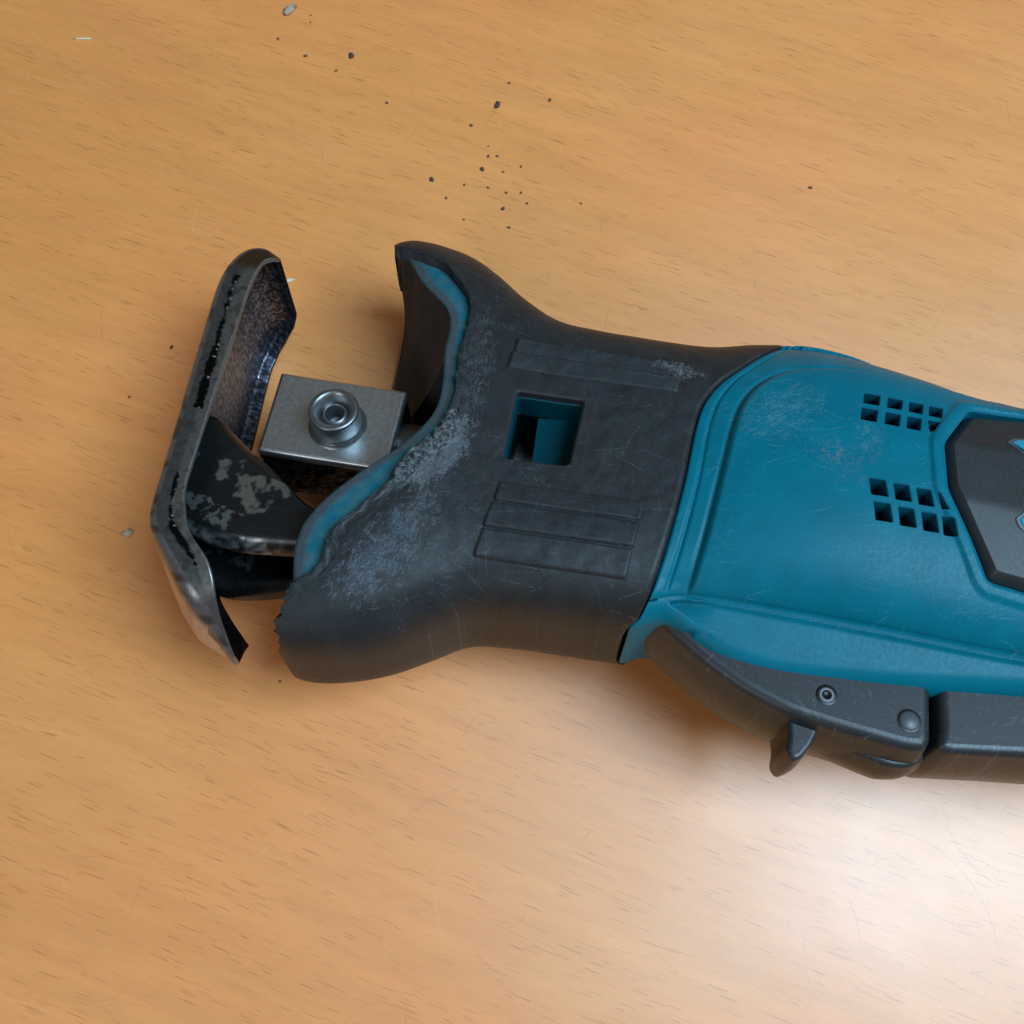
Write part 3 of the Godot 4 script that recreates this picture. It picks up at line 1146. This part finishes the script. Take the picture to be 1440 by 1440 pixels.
	for r in rows:
		for i in w:
			var t := float(i) / nu
			t = t * 0.70 if t < 0.85 else lerpf(0.595, 1.0, (t - 0.85) / 0.15)
			# the front edge follows the seam: find the station by the sideways share
			var u := 60.0
			var v := 0.0
			for it in 6:
				var cr := look(y_cr, u)
				var vt := look(y_vt, u)
				var vb := look(y_vb, u)
				if r[0] == 0:
					var s: float = r[1]
					# closer rows near the steep upper side and near the crease
					v = lerpf(vt, cr, 0.5 - 0.5 * cos(PI * lerpf(s, 0.5 - 0.5 * cos(PI * s), 0.15) ) if s < 0.5 else lerpf(0.5, 1.0, 1 - (1 - (s - 0.5) * 2) ** 1.25))
				elif r[0] == 1:
					v = lerpf(cr, vb - 4.0, r[1])
				elif r[0] == 2:
					v = vb - 4.0 + 4.0 * sin(r[1] * PI / 2)
				else:
					v = vb
				var t0 := look(b_vt, minf(u, 75))
				var t1 := look(b_vb, minf(u, 75))
				var s0 := look(seam, clampf((v - (t0 + t1) / 2) / ((t1 - t0) / 2), -1, 1)) + 0.35
				u = lerpf(s0, FAR, t)
			var h := body_h(u, v)
			if r[0] > 0:
				var cr := look(y_cr, u)
				var front := ss(46, 56, u)
				var hl := 52.4 - (v - cr) * 0.32
				var rise := 0.8 * exp(-((v - cr - 0.9) / 0.6) ** 2) * front
				if r[0] == 1:
					h = lerpf(minf(h, hl), hl, front) + rise - 0.9 * ss(0.7, 0.0, v - cr) * front
				elif r[0] == 2:
					h = hl - 5.0 * (1 - cos(r[1] * PI / 2))
				else:
					h = lerpf(hl - 5.0, MID, r[1])
			pos.append(Vector3(u, h, v))
			var k := 1.0 + 0.12 * broad.get_noise_2d(u * 4, v * 4)
			col.append(Color(0.0 * k, 0.122 * k, 0.168 * k))
	grid(st, pos, col, w, false, holes, body_at)
	var low := flip_y(pos)
	grid(st, low, col, w, true)
	# far end, cut where the photograph ends well before
	for j in pos.size() / w - 1:
		var a := pos[j * w + nu]
		var b := pos[(j + 1) * w + nu]
		quad(st, a, Vector3(a.x, 2 * MID - a.y, a.z), Vector3(b.x, 2 * MID - b.y, b.z), b, col[0], col[0], col[0], col[0])
	# thickness of the front edge
	for j in pos.size() / w - 1:
		var a := pos[j * w]
		var b := pos[(j + 1) * w]
		var da := Vector3(1.0, -(a.y - MID) * 0.14, -(a.z - 6) * 0.08)
		var db := Vector3(1.0, -(b.y - MID) * 0.14, -(b.z - 6) * 0.08)
		quad(st, a, b, b + db, a + da, col[0], col[0], col[0], col[0])
	var body := done("body_housing", st, M.body, saw)
	body.set_meta("label", "teal plastic motor housing with scuffs")
	for hole in vents:
		st = start()
		hole_walls(st, hole, body_at, 0.22, 6.0, Color(0.004, 0.10, 0.15))
		var at: Vector2 = hole[0]
		var y := body_h(at.x, at.y) - 5.6
		st.set_smooth_group(3)
		var tri := Geometry2D.triangulate_polygon(hole)
		for t in tri:
			vert(st, Vector3(hole[t].x, y, hole[t].y), Color(0.022, 0.014, 0.012))
		done("vent_slot", st, M.teal, body)
	# black badge panel set into the body
	st = start()
	hole_walls(st, badge, body_at, 0.4, 4.0, Color(0.004, 0.12, 0.18))
	done("badge_recess", st, M.teal, body)
	st = start()
	var dark := func(p: Vector3) -> Color:
		var g := 0.021 + 0.004 * broad.get_noise_2d(p.x * 5, p.z * 5)
		return Color(g, g * 1.06, g * 1.14)
	var out := dense(inset(badge, 0.5), 1.2)
	if signed(out) < 0:
		out.reverse()
	var skin := []
	for q in [[0.0, -3.0], [0.15, -1.6], [1.4, 0.2], [1.9, 0.55], [2.6, 0.7], [5, 0.75], [9, 0.8]]:
		var ring := PackedVector3Array()
		for p in inset(out, q[0]):
			ring.append(Vector3(p.x, badge_h(p.x, p.y) + q[1], p.y))
		skin.append(ring)
	skin.reverse()
	# only the skirt is made of rings; the faceted top is a clipped grid
	rings(st, [skin[3], skin[4], skin[5], skin[6]], dark, false)
	var inner := PackedVector2Array()
	for p in skin[3]:
		inner.append(Vector2(p.x, p.z))
	st.set_smooth_group(2)
	var gx := 100.0
	while gx < 152:
		var gz := -20.0
		while gz < 40:
			var cell := PackedVector2Array([Vector2(gx, gz), Vector2(gx + 1, gz), Vector2(gx + 1, gz + 1), Vector2(gx, gz + 1)])
			for piece in Geometry2D.intersect_polygons(cell, inner):
				var tri := Geometry2D.triangulate_polygon(piece)
				for t in range(0, tri.size(), 3):
					var q := [piece[tri[t]], piece[tri[t + 1]], piece[tri[t + 2]]]
					if (q[1] - q[0]).cross(q[2] - q[0]) < 0:
						q.reverse()
					for p in q:
						var r := Vector3(p.x, badge_h(p.x, p.y) + 0.55, p.y)
						vert(st, r, dark.call(r))
			gz += 1
		gx += 1
	var plate_ := done("badge_panel", st, M.dark, saw)
	plate_.set_meta("label", "black faceted badge panel set in the teal housing")
	for shape in [pairs([118.6, -3.9, 120.9, -5.8, 126, -6.6, 131, -6.0, 134, -1.0, 127, 0.6, 122.7, 0.2, 121.0, -1.6]), pairs([119.2, 16.9, 121.8, 14.2, 127, 13.2, 133, 14.0, 131, 19.5, 125, 20.6, 121.5, 19.8, 120.1, 18.8])]:
		for lay in 2:
			st = start()
			var p := rounded(shape, 0.6, 3)
			if lay == 1:
				p = inset(p, 0.9)
			if signed(p) < 0:
				p.reverse()
			var y0 := badge_h(p[0].x, p[0].y)
			var lift := func(u: float, v: float) -> float: return badge_h(u, v) - y0
			var tint := Color(0.06, 0.075, 0.085) if lay == 0 else Color(0.02, 0.24, 0.34)
			plate(st, p, y0 - 1.0, y0 + 0.85 + lay * 0.25, 0.2, 0.0, func(_p): return tint, lift)
			done("logo_border" if lay == 0 else "logo_mark", st, M.dark if lay == 0 else M.teal, plate_)

func badge_h(u: float, v: float) -> float:
	# three flat facets that meet in soft creases
	var h := 68.0 - 0.02 * (u - 104)
	h -= 0.17 * maxf(0.0, v - 13.5 - (u - 106) * 0.08)
	h -= 0.36 * maxf(0.0, -1.5 - v)
	return h

# ---------------------------------------------------------------- trigger lever and handle
func make_trigger_side() -> void:
	uv0 = Vector2(30, -48)
	uvl = 160.0
	var dark := func(p: Vector3) -> Color:
		var g := 0.020 + 0.004 * broad.get_noise_2d(p.x * 5, p.z * 5 + p.y)
		return Color(g, g * 1.07, g * 1.16)
	var im := wear_image(512)
	for k in 240:
		var p := Vector2(rng.randf_range(40, 135), rng.randf_range(45, 72))
		scratch(im, px(p, uv0, uvl, 512), px(p + Vector2.from_angle(rng.randf() * TAU) * rng.randf_range(0.5, 5), uv0, uvl, 512), Color(0.5, 0.53, 0.56, rng.randf_range(0.05, 0.25)), 0, 0.4)
	M.lever = with_wear(M.dark.duplicate(), im)
	var st := start()
	var top := pairs([40.5, 44.0, 43.5, 47.0, 48.2, 50.6, 55.4, 55.6, 64.0, 60.4, 74.0, 64.2, 84, 66.0, 93, 67.2, 101.4, 68.2, 105.8, 67.8, 107.2, 65.4, 107.4, 47.0, 80, 47, 52, 45])
	plate(st, dense(rounded(top, 2.0, 4), 1.5), 20.5, 47.5, 2.6, 1.6, dark)
	var lever := done("trigger_lever", st, M.lever, saw)
	lever.set_meta("label", "black curved trigger lever under the housing")
	# screw with a hexagonal socket
	st = start()
	var c := Vector3(83.3, 47.5, 58.6)
	lathe(st, c, [Vector2(2.5, 0.02), Vector2(2.4, 0.10), Vector2(1.7, 0.10)], 24, func(_p): return Color(0.002, 0.002, 0.002))
	lathe(st, c, [Vector2(1.8, -0.1), Vector2(1.72, 0.3), Vector2(1.5, 0.4), Vector2(1.15, 0.32)], 24, func(_p): return Color(0.16, 0.16, 0.17))
	lathe(st, c, [Vector2(1.2, 0.335), Vector2(1.1, 0.05), Vector2(0.0, 0.03)], 6, func(_p): return Color(0.004, 0.004, 0.004))
	done("screw", st, M.dark, lever)
	# round pin
	st = start()
	c = Vector3(102.0, 47.5, 61.6)
	lathe(st, c, [Vector2(2.75, 0.02), Vector2(2.65, 0.09), Vector2(2.1, 0.09)], 28, func(_p): return Color(0.003, 0.003, 0.003))
	lathe(st, c, [Vector2(2.25, -0.3), Vector2(2.2, 0.25), Vector2(1.95, 0.45), Vector2(0.0, 0.55)], 28, func(_p): return Color(0.07, 0.072, 0.075))
	done("pin", st, M.dark, lever)
	# finger hook and the guard behind it
	st = start()
	var hook := rounded(pairs([75.4, 63.0, 76.2, 68.0, 75.8, 72.0, 77.4, 73.8, 79.3, 73.0, 81.6, 69.6, 83.8, 64.0]), 1.2, 4)
	plate(st, dense(hook, 1.2), 24, 43, 1.2, 0.5, dark)
	done("trigger_hook", st, M.lever, lever)
	st = start()
	var guard := rounded(pairs([83, 62, 84.8, 66.6, 92.5, 68.6, 100.5, 70.6, 105.0, 70.0, 110.4, 66.2, 110.6, 58, 95, 58]), 1.6, 4)
	plate(st, dense(guard, 1.5), 25, 39.5, 1.5, 0.8, dark)
	done("guard_web", st, M.lever, lever)
	# handle that goes on out of the picture
	st = start()
	var grip := rounded(pairs([108.9, 46, 109.2, 62, 108.4, 66.6, 111, 67.4, 128, 65.4, FAR, 60, FAR, 42]), 1.8, 4)
	plate(st, dense(grip, 2.0), 19.5, 47.0, 2.2, 1.4, dark)
	var g := done("handle", st, M.lever, saw)
	g.set_meta("label", "black plastic handle running out along the housing")

# ---------------------------------------------------------------- blade clamp
func make_clamp() -> void:
	uv0 = Vector2(-100, -80)
	uvl = 100.0
	var steel := func(p: Vector3) -> Color:
		var g := 0.44 + 0.06 * n3(p.x, p.y, p.z, 2.0)
		if p.y < 39.5:
			var k := n3(p.x, p.y * 1.2, p.z, 6.0)
			return Color(0.025, 0.026, 0.016).lerp(Color(0.20, 0.21, 0.12), ss(0.05, 0.5, k))
		return Color(g, g * 1.03, g * 1.05)
	var st := start()
	var p := PackedVector2Array()
	for q in rounded(pairs([-67.0, -11.4, -31.0, -11.0, -31.0, 14.3, -66.6, 14.0]), 0.8, 3):
		p.append(q)
	p = dense(p, 0.8)
	if signed(p) < 0:
		p.reverse()
	var skin := []
	for q in [[1.0, 42.0], [0.5, 41.85], [0.15, 41.5], [0.0, 41.0], [0, 39.6], [0.2, 38.8]]:
		var ring := PackedVector3Array()
		for v in inset(p, q[0]):
			ring.append(Vector3(v.x, q[1], v.y))
		skin.append(ring)
	for k in 18:                         # sides caked with oily sawdust
		var y := lerpf(38.4, 20.0, k / 17.0)
		var ring := PackedVector3Array()
		for v in inset(p, 0.25):
			var b := 0.7 * n3(v.x, y, v.y, 6.0) + 0.5 * n3(v.x, y, v.y, 2.0)
			var away := (v - Vector2(-49, 1.5)).normalized() * maxf(b, -0.2)
			ring.append(Vector3(v.x + away.x, y, v.y + away.y))
		skin.append(ring)
	rings(st, skin, steel)
	var clamp_ := done("blade_clamp", st, M.bright, saw)
	clamp_.set_meta("label", "square steel blade clamp block with oily dirt on its sides")
	st = start()
	var c := Vector3(-47.2, 42.0, 2.8)
	st.set_smooth_group(4)
	var ring_c := func(_p): return Color(0.25, 0.26, 0.265)
	lathe(st, c, [Vector2(8.5, 0.02), Vector2(8.2, 0.25), Vector2(7.9, 0.7), Vector2(7.7, 1.1), Vector2(7.4, 1.3), Vector2(7.25, 2.2), Vector2(7.2, 7.2), Vector2(7.05, 7.65), Vector2(6.75, 7.9), Vector2(5.9, 7.95), Vector2(5.5, 7.75), Vector2(5.0, 7.0), Vector2(4.4, 6.2), Vector2(4.1, 5.6)], 72, ring_c)
	var collar := done("clamp_collar", st, M.bright, clamp_)
	st = start()
	st.set_smooth_group(4)
	lathe(st, c, [Vector2(4.1, 5.6), Vector2(3.9, 5.0), Vector2(3.6, 5.2), Vector2(3.2, 5.9), Vector2(2.9, 5.9), Vector2(2.75, 5.2), Vector2(2.7, -4.0), Vector2(0.0, -4.0)], 48, func(q: Vector3) -> Color:
		return Color(0.2, 0.2, 0.21) if q.y > 47.0 else Color(0.03, 0.03, 0.03))
	var bore := done("clamp_bore", st, M.steel, clamp_)
	for part in [collar, bore]:
		part.scale = Vector3(0.93, 1.0, 0.93)
		part.position = Vector3(c.x * 0.07, 0, c.z * 0.07) * K
	# rod that drives it, going back into the housing
	st = start()
	var rod := PackedVector3Array()
	var rc := PackedColorArray()
	for k in 2:
		for i in 25:
			var a := TAU * i / 24
			rod.append(Vector3(-31.5 if k == 0 else 30.0, 31 + 7.5 * cos(a), 1.5 + 7.5 * sin(a)))
			rc.append(Color(0.12, 0.12, 0.12))
	grid(st, rod, rc, 25)
	done("plunger_rod", st, M.steel, saw)

# ---------------------------------------------------------------- shoe
const SEG := 40                         # samples between two key points of the shoe

func half_section(half: float, d: float, i: int) -> Array:
	var R := minf(2.4, d * 0.6)
	var th := minf(1.5, d * 0.45)
	# half section, from the middle of the outer face over the fold to the middle of the inner face: depth, height, zone, share
	var sec := []
	for k in 6:
		sec.append([0.0, lerpf(0.0, half - R, k / 5.0), 0, k / 5.0])
	for k in range(1, 8):
		var t := PI / 2 * k / 8.0
		sec.append([R * (1 - cos(t)), half - R + R * sin(t), 0, 1.0])
	for k in 23:
		var t := k / 22.0
		var dd := lerpf(R, d - 0.3, t)
		var groove := 0.0
		sec.append([dd, half - groove, 1, t])
	sec.append([d, half - 0.3, 2, 0.0])
	sec.append([d, half - th, 2, 1.0])
	for k in 4:
		sec.append([lerpf(d, th + 0.4, (k + 1) / 4.0), half - th, 3, k / 4.0])
	for k in 46:
		sec.append([th, lerpf(half - th - 0.4, 0.0, (k + 1) / 46.0), 4, k / 46.0])
	return sec

func make_shoe() -> void:
	uv0 = Vector2(-100, -80)
	uvl = 160.0
	# outer face x, z; inner edge of the folded flange x, z; height of its top
	var key := [
		[-74.4, -43.9, -74.1, -43.2, 50.5], [-79.0, -45.6, -75.4, -41.6, 52.8], [-83.4, -43.6, -77.3, -38.8, 54.0], [-86.6, -38.5, -78.2, -33.0, 54.3],
		[-88.0, -29.7, -78.4, -26.6, 54.3], [-87.1, -11.8, -78.0, -11.5, 54.3], [-86.2, 3.0, -77.6, 3.0, 54.3], [-85.5, 12.3, -77.3, 11.5, 54.3],
		[-84.7, 25.0, -76.9, 24.0, 54.3], [-84.0, 35.9, -76.4, 33.5, 54.3], [-83.3, 41.8, -74.6, 39.6, 54.2], [-81.5, 45.5, -71.8, 45.0, 54.0],
		[-76.5, 51.1, -66.2, 50.6, 52.8], [-71.8, 56.3, -63.7, 54.6, 51.5], [-68.0, 60.4, -62.6, 58.3, 49.0], [-64.6, 63.0, -61.8, 61.4, 45.0],
		[-61.4, 66.0, -60.2, 65.0, 39.0], [-59.4, 68.6, -58.7, 68.0, 34.0]]
	# how far the outer face swells beyond its upper edge at half height
	var swell := [0, 0, 0, 0, 0.2, 0.3, 0.3, 0.4, 0.4, 0.8, 1.6, 2.8, 4.2, 4.8, 4.4, 3.4, 1.8, 0.6]
	var a := []
	var b := []
	for k in key:
		a.append(Vector3(k[0], k[4], k[1]))
		b.append(Vector3(k[2], k[4], k[3]))
	a = smooth_path(a, SEG)
	b = smooth_path(b, SEG)
	var centre := 31.0
	var pos := PackedVector3Array()
	var col := PackedColorArray()
	var w := 0
	for i in a.size():
		var o: Vector3 = a[i]
		var r: Vector3 = b[i]
		var dir := Vector2(r.x - o.x, r.z - o.z)
		var d := dir.length()
		dir /= maxf(d, 1e-4)
		var top: float = o.y
		var half := top - centre
		var low: float = [26.0, 21.0, 14.0, 9.5][int(i / float(SEG))] if i < 4 * SEG else centre - half
		if i < 3 * SEG:
			low = lerpf(low, [21.0, 14.0, 9.5][int(i / float(SEG))], fmod(i / float(SEG), 1.0))
		elif i < 4 * SEG:
			low = lerpf(9.5, 8.0, (i - 3 * SEG) / float(SEG))
		var ring := []
		for face in 2:
			var part := half_section(half if face == 0 else centre - low, d if face == 0 else minf(d, 5.5), i)
			if face == 0:
				ring = part
			else:
				for k in range(part.size() - 2, -1, -1):
					ring.append([part[k][0], -part[k][1], part[k][2], part[k][3]])
		w = ring.size()
		var along := float(i) / (a.size() - 1)
		for q in ring:
			var p := Vector3(o.x + dir.x * q[0], centre + q[1], o.z + dir.y * q[0])
			if q[2] == 0 or q[2] >= 3:
				var out: float = lerpf(swell[i / SEG], swell[mini(i / SEG + 1, 17)], fmod(i / float(SEG), 1.0)) * (1 - clampf(absf(q[1]) / half, 0, 1) ** 2)
				p.x -= out * 0.45
				p.z += out * 0.89
			var c := Color(0.20, 0.20, 0.205)
			if q[2] == 0:
				var k := n2(p.z * 0.7, p.y, 2.0)
				c = Color(0.22, 0.22, 0.23).lerp(Color(0.11, 0.10, 0.10), ss(0.0, 0.5, k))
				if p.z > 48 and q[1] < half - 4:
					c = c.lerp(Color(0.50, 0.44, 0.40), ss(48, 56, p.z))
					if n2(p.z, p.y * 0.7 + 20, 1.2) > 0.42:
						c = Color(0.45, 0.34, 0.36)
			elif q[2] == 1 and q[1] > 0:
				var t: float = q[3]
				c = Color(0.12, 0.118, 0.115).lerp(Color(0.19, 0.18, 0.165), ss(0.45, 0.6, t))
				c = c.lerp(Color(0.07, 0.07, 0.07), ss(0.1, 0.5, n2(p.z, p.x, 2.0)) * 0.6)
				# grime caught along the fold
				if (p.z > -33 and p.z < 11) or (p.z > 30 and p.z < 53):
					var mid := 0.47 + 0.05 * n2(p.z, 5.0, 1.0) + lerpf(-0.06, 0.05, ss(-33, 10, p.z))
					var wide := 0.02 + 0.12 * n2(p.z, 70.0, 2.0) + 0.10 * absf(n2(p.z, 30.0, 10.0)) + 0.16 * ss(-22, 8, p.z) * ss(30, 10, p.z) + 0.06 * ss(40, 46, p.z)
					wide += 0.08 * n2(p.z, t * 30, 8.0)
					c = c.lerp(Color(0.005, 0.005, 0.005), ss(wide + 0.05, wide - 0.02, absf(t - mid)))
					if n2(p.z, 200.0, 9.0) > 0.5 and absf(t - mid - 0.06) < 0.05:
						c = Color(0.6, 0.58, 0.55)
				if p.z < -34:
					c = c.lerp(Color(0.10, 0.062, 0.035), ss(-34, -38, p.z))
				if p.z > 56:
					c = c.lerp(Color(0.16, 0.15, 0.145), ss(56, 60, p.z))
			elif q[2] == 2:
				c = Color(0.34, 0.33, 0.31)
			if q[2] >= 3 or (q[2] >= 1 and q[1] < 0):
				var k := n3(p.z, p.y, p.x, 7.0) * 0.7 + n3(p.z, p.y, 40, 16.0) * 0.5
				c = Color(0.04, 0.04, 0.046).lerp(Color(0.27, 0.26, 0.31), ss(-0.25, 0.5, k))
				if p.z > -2:
					c = c.lerp(Color(0.03, 0.02, 0.015), ss(-2, 8, p.z) * 0.85)
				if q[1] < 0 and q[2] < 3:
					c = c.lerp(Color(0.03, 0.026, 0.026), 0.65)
				c = c.lerp(Color(0.33, 0.24, 0.27), ss(44, 50, p.y) * 0.4 * ss(-30, -10, p.z))
			pos.append(p)
			col.append(c)
	var st := start()
	st.set_smooth_group(1)
	grid(st, pos, col, w, true)
	for e in [0, a.size() - 1]:          # close both ends
		var half_ := w / 2
		st.set_smooth_group(-1)
		for k in half_:
			var p0 := pos[e * w + k]
			var p1 := pos[e * w + k + 1]
			var q0 := pos[e * w + w - 1 - k]
			var q1 := pos[e * w + maxi(w - 2 - k, 0)]
			quad(st, p0, p1, q1, q0, col[e * w], col[e * w], col[e * w], col[e * w])
	M.shoe = M.steel
	var shoe := done("guide_shoe", st, M.shoe, saw)
	shoe.set_meta("label", "scuffed bent steel shoe at the front of the saw")

	# bracket from the shoe back into the housing, painted black and scraped to the metal
	var im := wear_image(1024)
	uv0 = Vector2(-92, -4)
	uvl = 60.0
	speckle(im, PackedVector2Array([Vector2(-84, 10), Vector2(-80.5, 12), Vector2(-79, 20), Vector2(-82, 26), Vector2(-80, 34), Vector2(-84, 36)]), uv0, uvl, Color(0.66, 0.65, 0.62, 1.0), 0.56, 0.09, 1.0)
	speckle(im, PackedVector2Array([Vector2(-74, 20), Vector2(-66, 19), Vector2(-66, 25), Vector2(-73, 28)]), uv0, uvl, Color(0.60, 0.60, 0.57, 0.95), 0.50, 0.09, 1.0)
	speckle(im, PackedVector2Array([Vector2(-67, 24), Vector2(-55, 22), Vector2(-52, 28), Vector2(-60, 36), Vector2(-68, 32)]), uv0, uvl, Color(0.60, 0.60, 0.56, 0.95), 0.54, 0.09, 1.0)
	speckle(im, PackedVector2Array([Vector2(-83, 30), Vector2(-74, 31), Vector2(-62, 35), Vector2(-66, 40), Vector2(-80, 37)]), uv0, uvl, Color(0.60, 0.62, 0.60, 0.8), 0.50, 0.14, 1.0)
	for k in 160:
		var p := Vector2(rng.randf_range(-86, -45), rng.randf_range(6, 42))
		scratch(im, px(p, uv0, uvl, 1024), px(p + Vector2.from_angle(rng.randf_range(-0.6, 0.6)) * rng.randf_range(1, 8), uv0, uvl, 1024), Color(0.5, 0.5, 0.48, rng.randf_range(0.1, 0.5)), 0, 0.5)
	M.bracket = with_wear(M.steel.duplicate(), im)
	M.bracket.metallic = 0.8
	M.bracket.roughness_texture = noise_tex(0.02, 4, false, 1.0, 27, 0.18, 0.36)
	var paint := func(p: Vector3) -> Color:
		var g := 0.035 + 0.01 * n2(p.x, p.z, 2.0)
		var bare := ss(45.8, 44.2, p.y) * ss(38.0, 41.0, p.y) * ss(26, 32, p.z) * ss(-0.35, 0.15, n2(p.x, p.y, 3.0))  # worn bare edge, its colour brightened to give the rolled edge a highlight
		return Color(g, g * 1.02, g * 1.05).lerp(Color(0.5, 0.52, 0.53), bare * ss(-50, -60, p.x))
	st = start()
	var arm := rounded(pairs([-85.0, 6.5, -80.0, 5.8, -65.5, 16.4, -61.5, 18.4, -52.5, 25.4, -48.0, 28.6, -20, 34, -20, 42, -44, 41.5, -54, 42.5, -62, 43.2, -72, 42.2, -82.5, 38.8, -84.5, 30]), 2.0, 5)
	plate(st, dense(arm, 1.4), 36.0, 46.5, 5.0, 0.0, paint)
	done("upper_bracket", st, M.bracket, shoe)
	st = start()
	var low := rounded(pairs([-84.0, 6.0, -66, 16, -48, 28, -20, 33, -20, 44, -48, 42, -54, 43.0, -62, 45.5, -70, 47.0, -77, 46.0, -83, 42]), 2.5, 5)
	plate(st, dense(low, 1.4), 11.0, 20.0, 3.5, 0.0, paint)
	done("lower_bracket", st, M.bracket, shoe)
	st = start()
	var web := rounded(pairs([-84.0, 8, -78, 9, -52, 27, -20, 34, -20, 36, -54, 33, -80, 18]), 0.8, 3)
	plate(st, dense(web, 1.4), 18.0, 40.0, 0.5, 0.0, paint)
	done("bracket_web", st, M.steel, shoe)

# ---------------------------------------------------------------- crumbs and chips on the table
func lump(st: SurfaceTool, at: Vector3, r: Vector3, turn: float, c: Color, sd: float, rough := 0.35) -> void:
	var n := 10
	var rows := 6
	var pos := PackedVector3Array()
	var col := PackedColorArray()
	for j in rows + 1:
		var th := PI * j / rows
		for i in n + 1:
			var ph := TAU * (i % n) / n
			var d := Vector3(sin(th) * cos(ph), cos(th), sin(th) * sin(ph))
			var k := 1.0 + rough * fine.get_noise_3d(d.x * 12 + sd * 31, d.y * 12, d.z * 12)
			pos.append(at + (Basis(Vector3.UP, turn) * (d * r * k)))
			col.append(c)
	grid(st, pos, col, n + 1)

func make_crumbs() -> void:
	var m := surface("grit", 0.8, 0.0, 5.0, 0.3, null, null)
	var spots := [-71, -182, 0.4, -71, -179, 0.4, -82, -172, 0.6, -72, -165, 0.75, -56, -165, 1.25, -61, -159, 0.6, -43, -146, 0.65, -1, -154, 0.6, -5, -145, 1.45, 13, -147, 0.75, -14, -137, 0.75, -8, -129, 0.4, -8, -125, 0.65, -5, -125, 0.6, -10, -120, 0.9, -27, -116, 1.1, -16, -114, 0.55, -22, -109, 0.55, -8, -113, 0.55, -3, -119, 0.5, -2, -111, 0.55, 3, -111, 0.55, 5, -107, 0.55, -3, -105, 0.8, 23, -107, 0.5, -16, -101, 0.5, -1, -98, 0.65, 3, -121, 0.5, 100, -113, 0.75, -109, -55, 0.8, -121, -38, 0.5, -68, 51, 0.45]
	for i in range(0, spots.size(), 3):
		var st := start()
		var r: float = spots[i + 2]
		lump(st, Vector3.ZERO, Vector3(r * 0.9, r * 0.35, r * 0.65), rng.randf() * 3, Color(0.06, 0.042, 0.03) if r > 0.75 else Color(0.13, 0.075, 0.04), i, 0.6)
		var o := done("crumb", st, m, self)
		o.position = Vector3(spots[i], r * 0.4, spots[i + 1]) * K
		var at := Vector2(spots[i], spots[i + 1])
		if at == Vector2(-5, -145):
			tag(o, "largest black crumb on the bare wood above the rubber boot", "crumb", "dark crumbs on the table")
		elif at == Vector2(-56, -165):
			tag(o, "second largest black crumb, on the wood near the pale chip by the far edge", "crumb", "dark crumbs on the table")
		elif at.x > 90:
			tag(o, "lone dark crumb on the wood above the teal housing, far right", "crumb", "dark crumbs on the table")
		elif at == Vector2(-109, -55):
			tag(o, "small dark crumb on the wood just left of the steel shoe", "crumb", "dark crumbs on the table")
		elif at == Vector2(-121, -38):
			tag(o, "faint tiny crumb on the wood farther left of the steel shoe", "crumb", "dark crumbs on the table")
		elif at == Vector2(-68, 51):
			tag(o, "tiny crumb on the wood below the gap between shoe and rubber boot", "crumb", "dark crumbs on the table")
		elif at == Vector2(-27, -116):
			tag(o, "long black crumb at the left side of the scattered crumbs above the boot", "crumb", "dark crumbs on the table")
		elif at == Vector2(23, -107):
			tag(o, "tiny crumb lying alone to the right of the scattered crumbs", "crumb", "dark crumbs on the table")
		elif at == Vector2(13, -147):
			tag(o, "small brown crumb just right of the largest black crumb", "crumb", "dark crumbs on the table")
		elif at == Vector2(-43, -146):
			tag(o, "small crumb alone between the two largest black crumbs", "crumb", "dark crumbs on the table")
		elif at.x < -50:
			tag(o, "tiny dark crumb on the wood near the pale grey wood chip", "crumb", "dark crumbs by the grey chip")
		else:
			tag(o, "tiny dark crumb in the loose scatter on the wood above the rubber boot", "crumb", "dark crumbs above the boot")
	var chip := func(called: String, at: Vector2, r: Vector3, turn: float, c: Color, label: String, category: String) -> void:
		var st := start()
		lump(st, Vector3.ZERO, r, turn, c, at.x, 0.7)
		var o := done(called, st, m, self)
		o.position = Vector3(at.x, r.y * 0.8, at.y) * K
		tag(o, label, category)
	chip.call("wood_chip", Vector2(-78.7, -184), Vector3(2.7, 0.8, 1.6), 0.9, Color(0.42, 0.33, 0.24), "pale grey wood chip among dark crumbs at the far top edge of the photo", "wood chip")
	chip.call("wood_chip", Vector2(-117, 6.3), Vector3(1.7, 0.7, 1.2), 0.4, Color(0.5, 0.38, 0.24), "pale wood chip on the table left of the steel shoe", "wood chip")
	chip.call("splinter", Vector2(-150.1, -172.1), Vector3(3.6, 0.3, 0.4), 0.0, Color(0.78, 0.66, 0.42), "thin pale wood splinter in the far left corner of the photo", "splinter")
	chip.call("splinter", Vector2(-73.2, -78.5), Vector3(2.2, 0.3, 0.7), 0.2, Color(0.72, 0.58, 0.38), "pale splinter beside the tip of the steel shoe, the farther of two", "splinter")
	chip.call("splinter", Vector2(-72.3, -63.9), Vector3(2.6, 0.3, 0.5), -0.1, Color(0.72, 0.58, 0.38), "pale splinter beside the steel shoe's inner face, the nearer of two", "splinter")
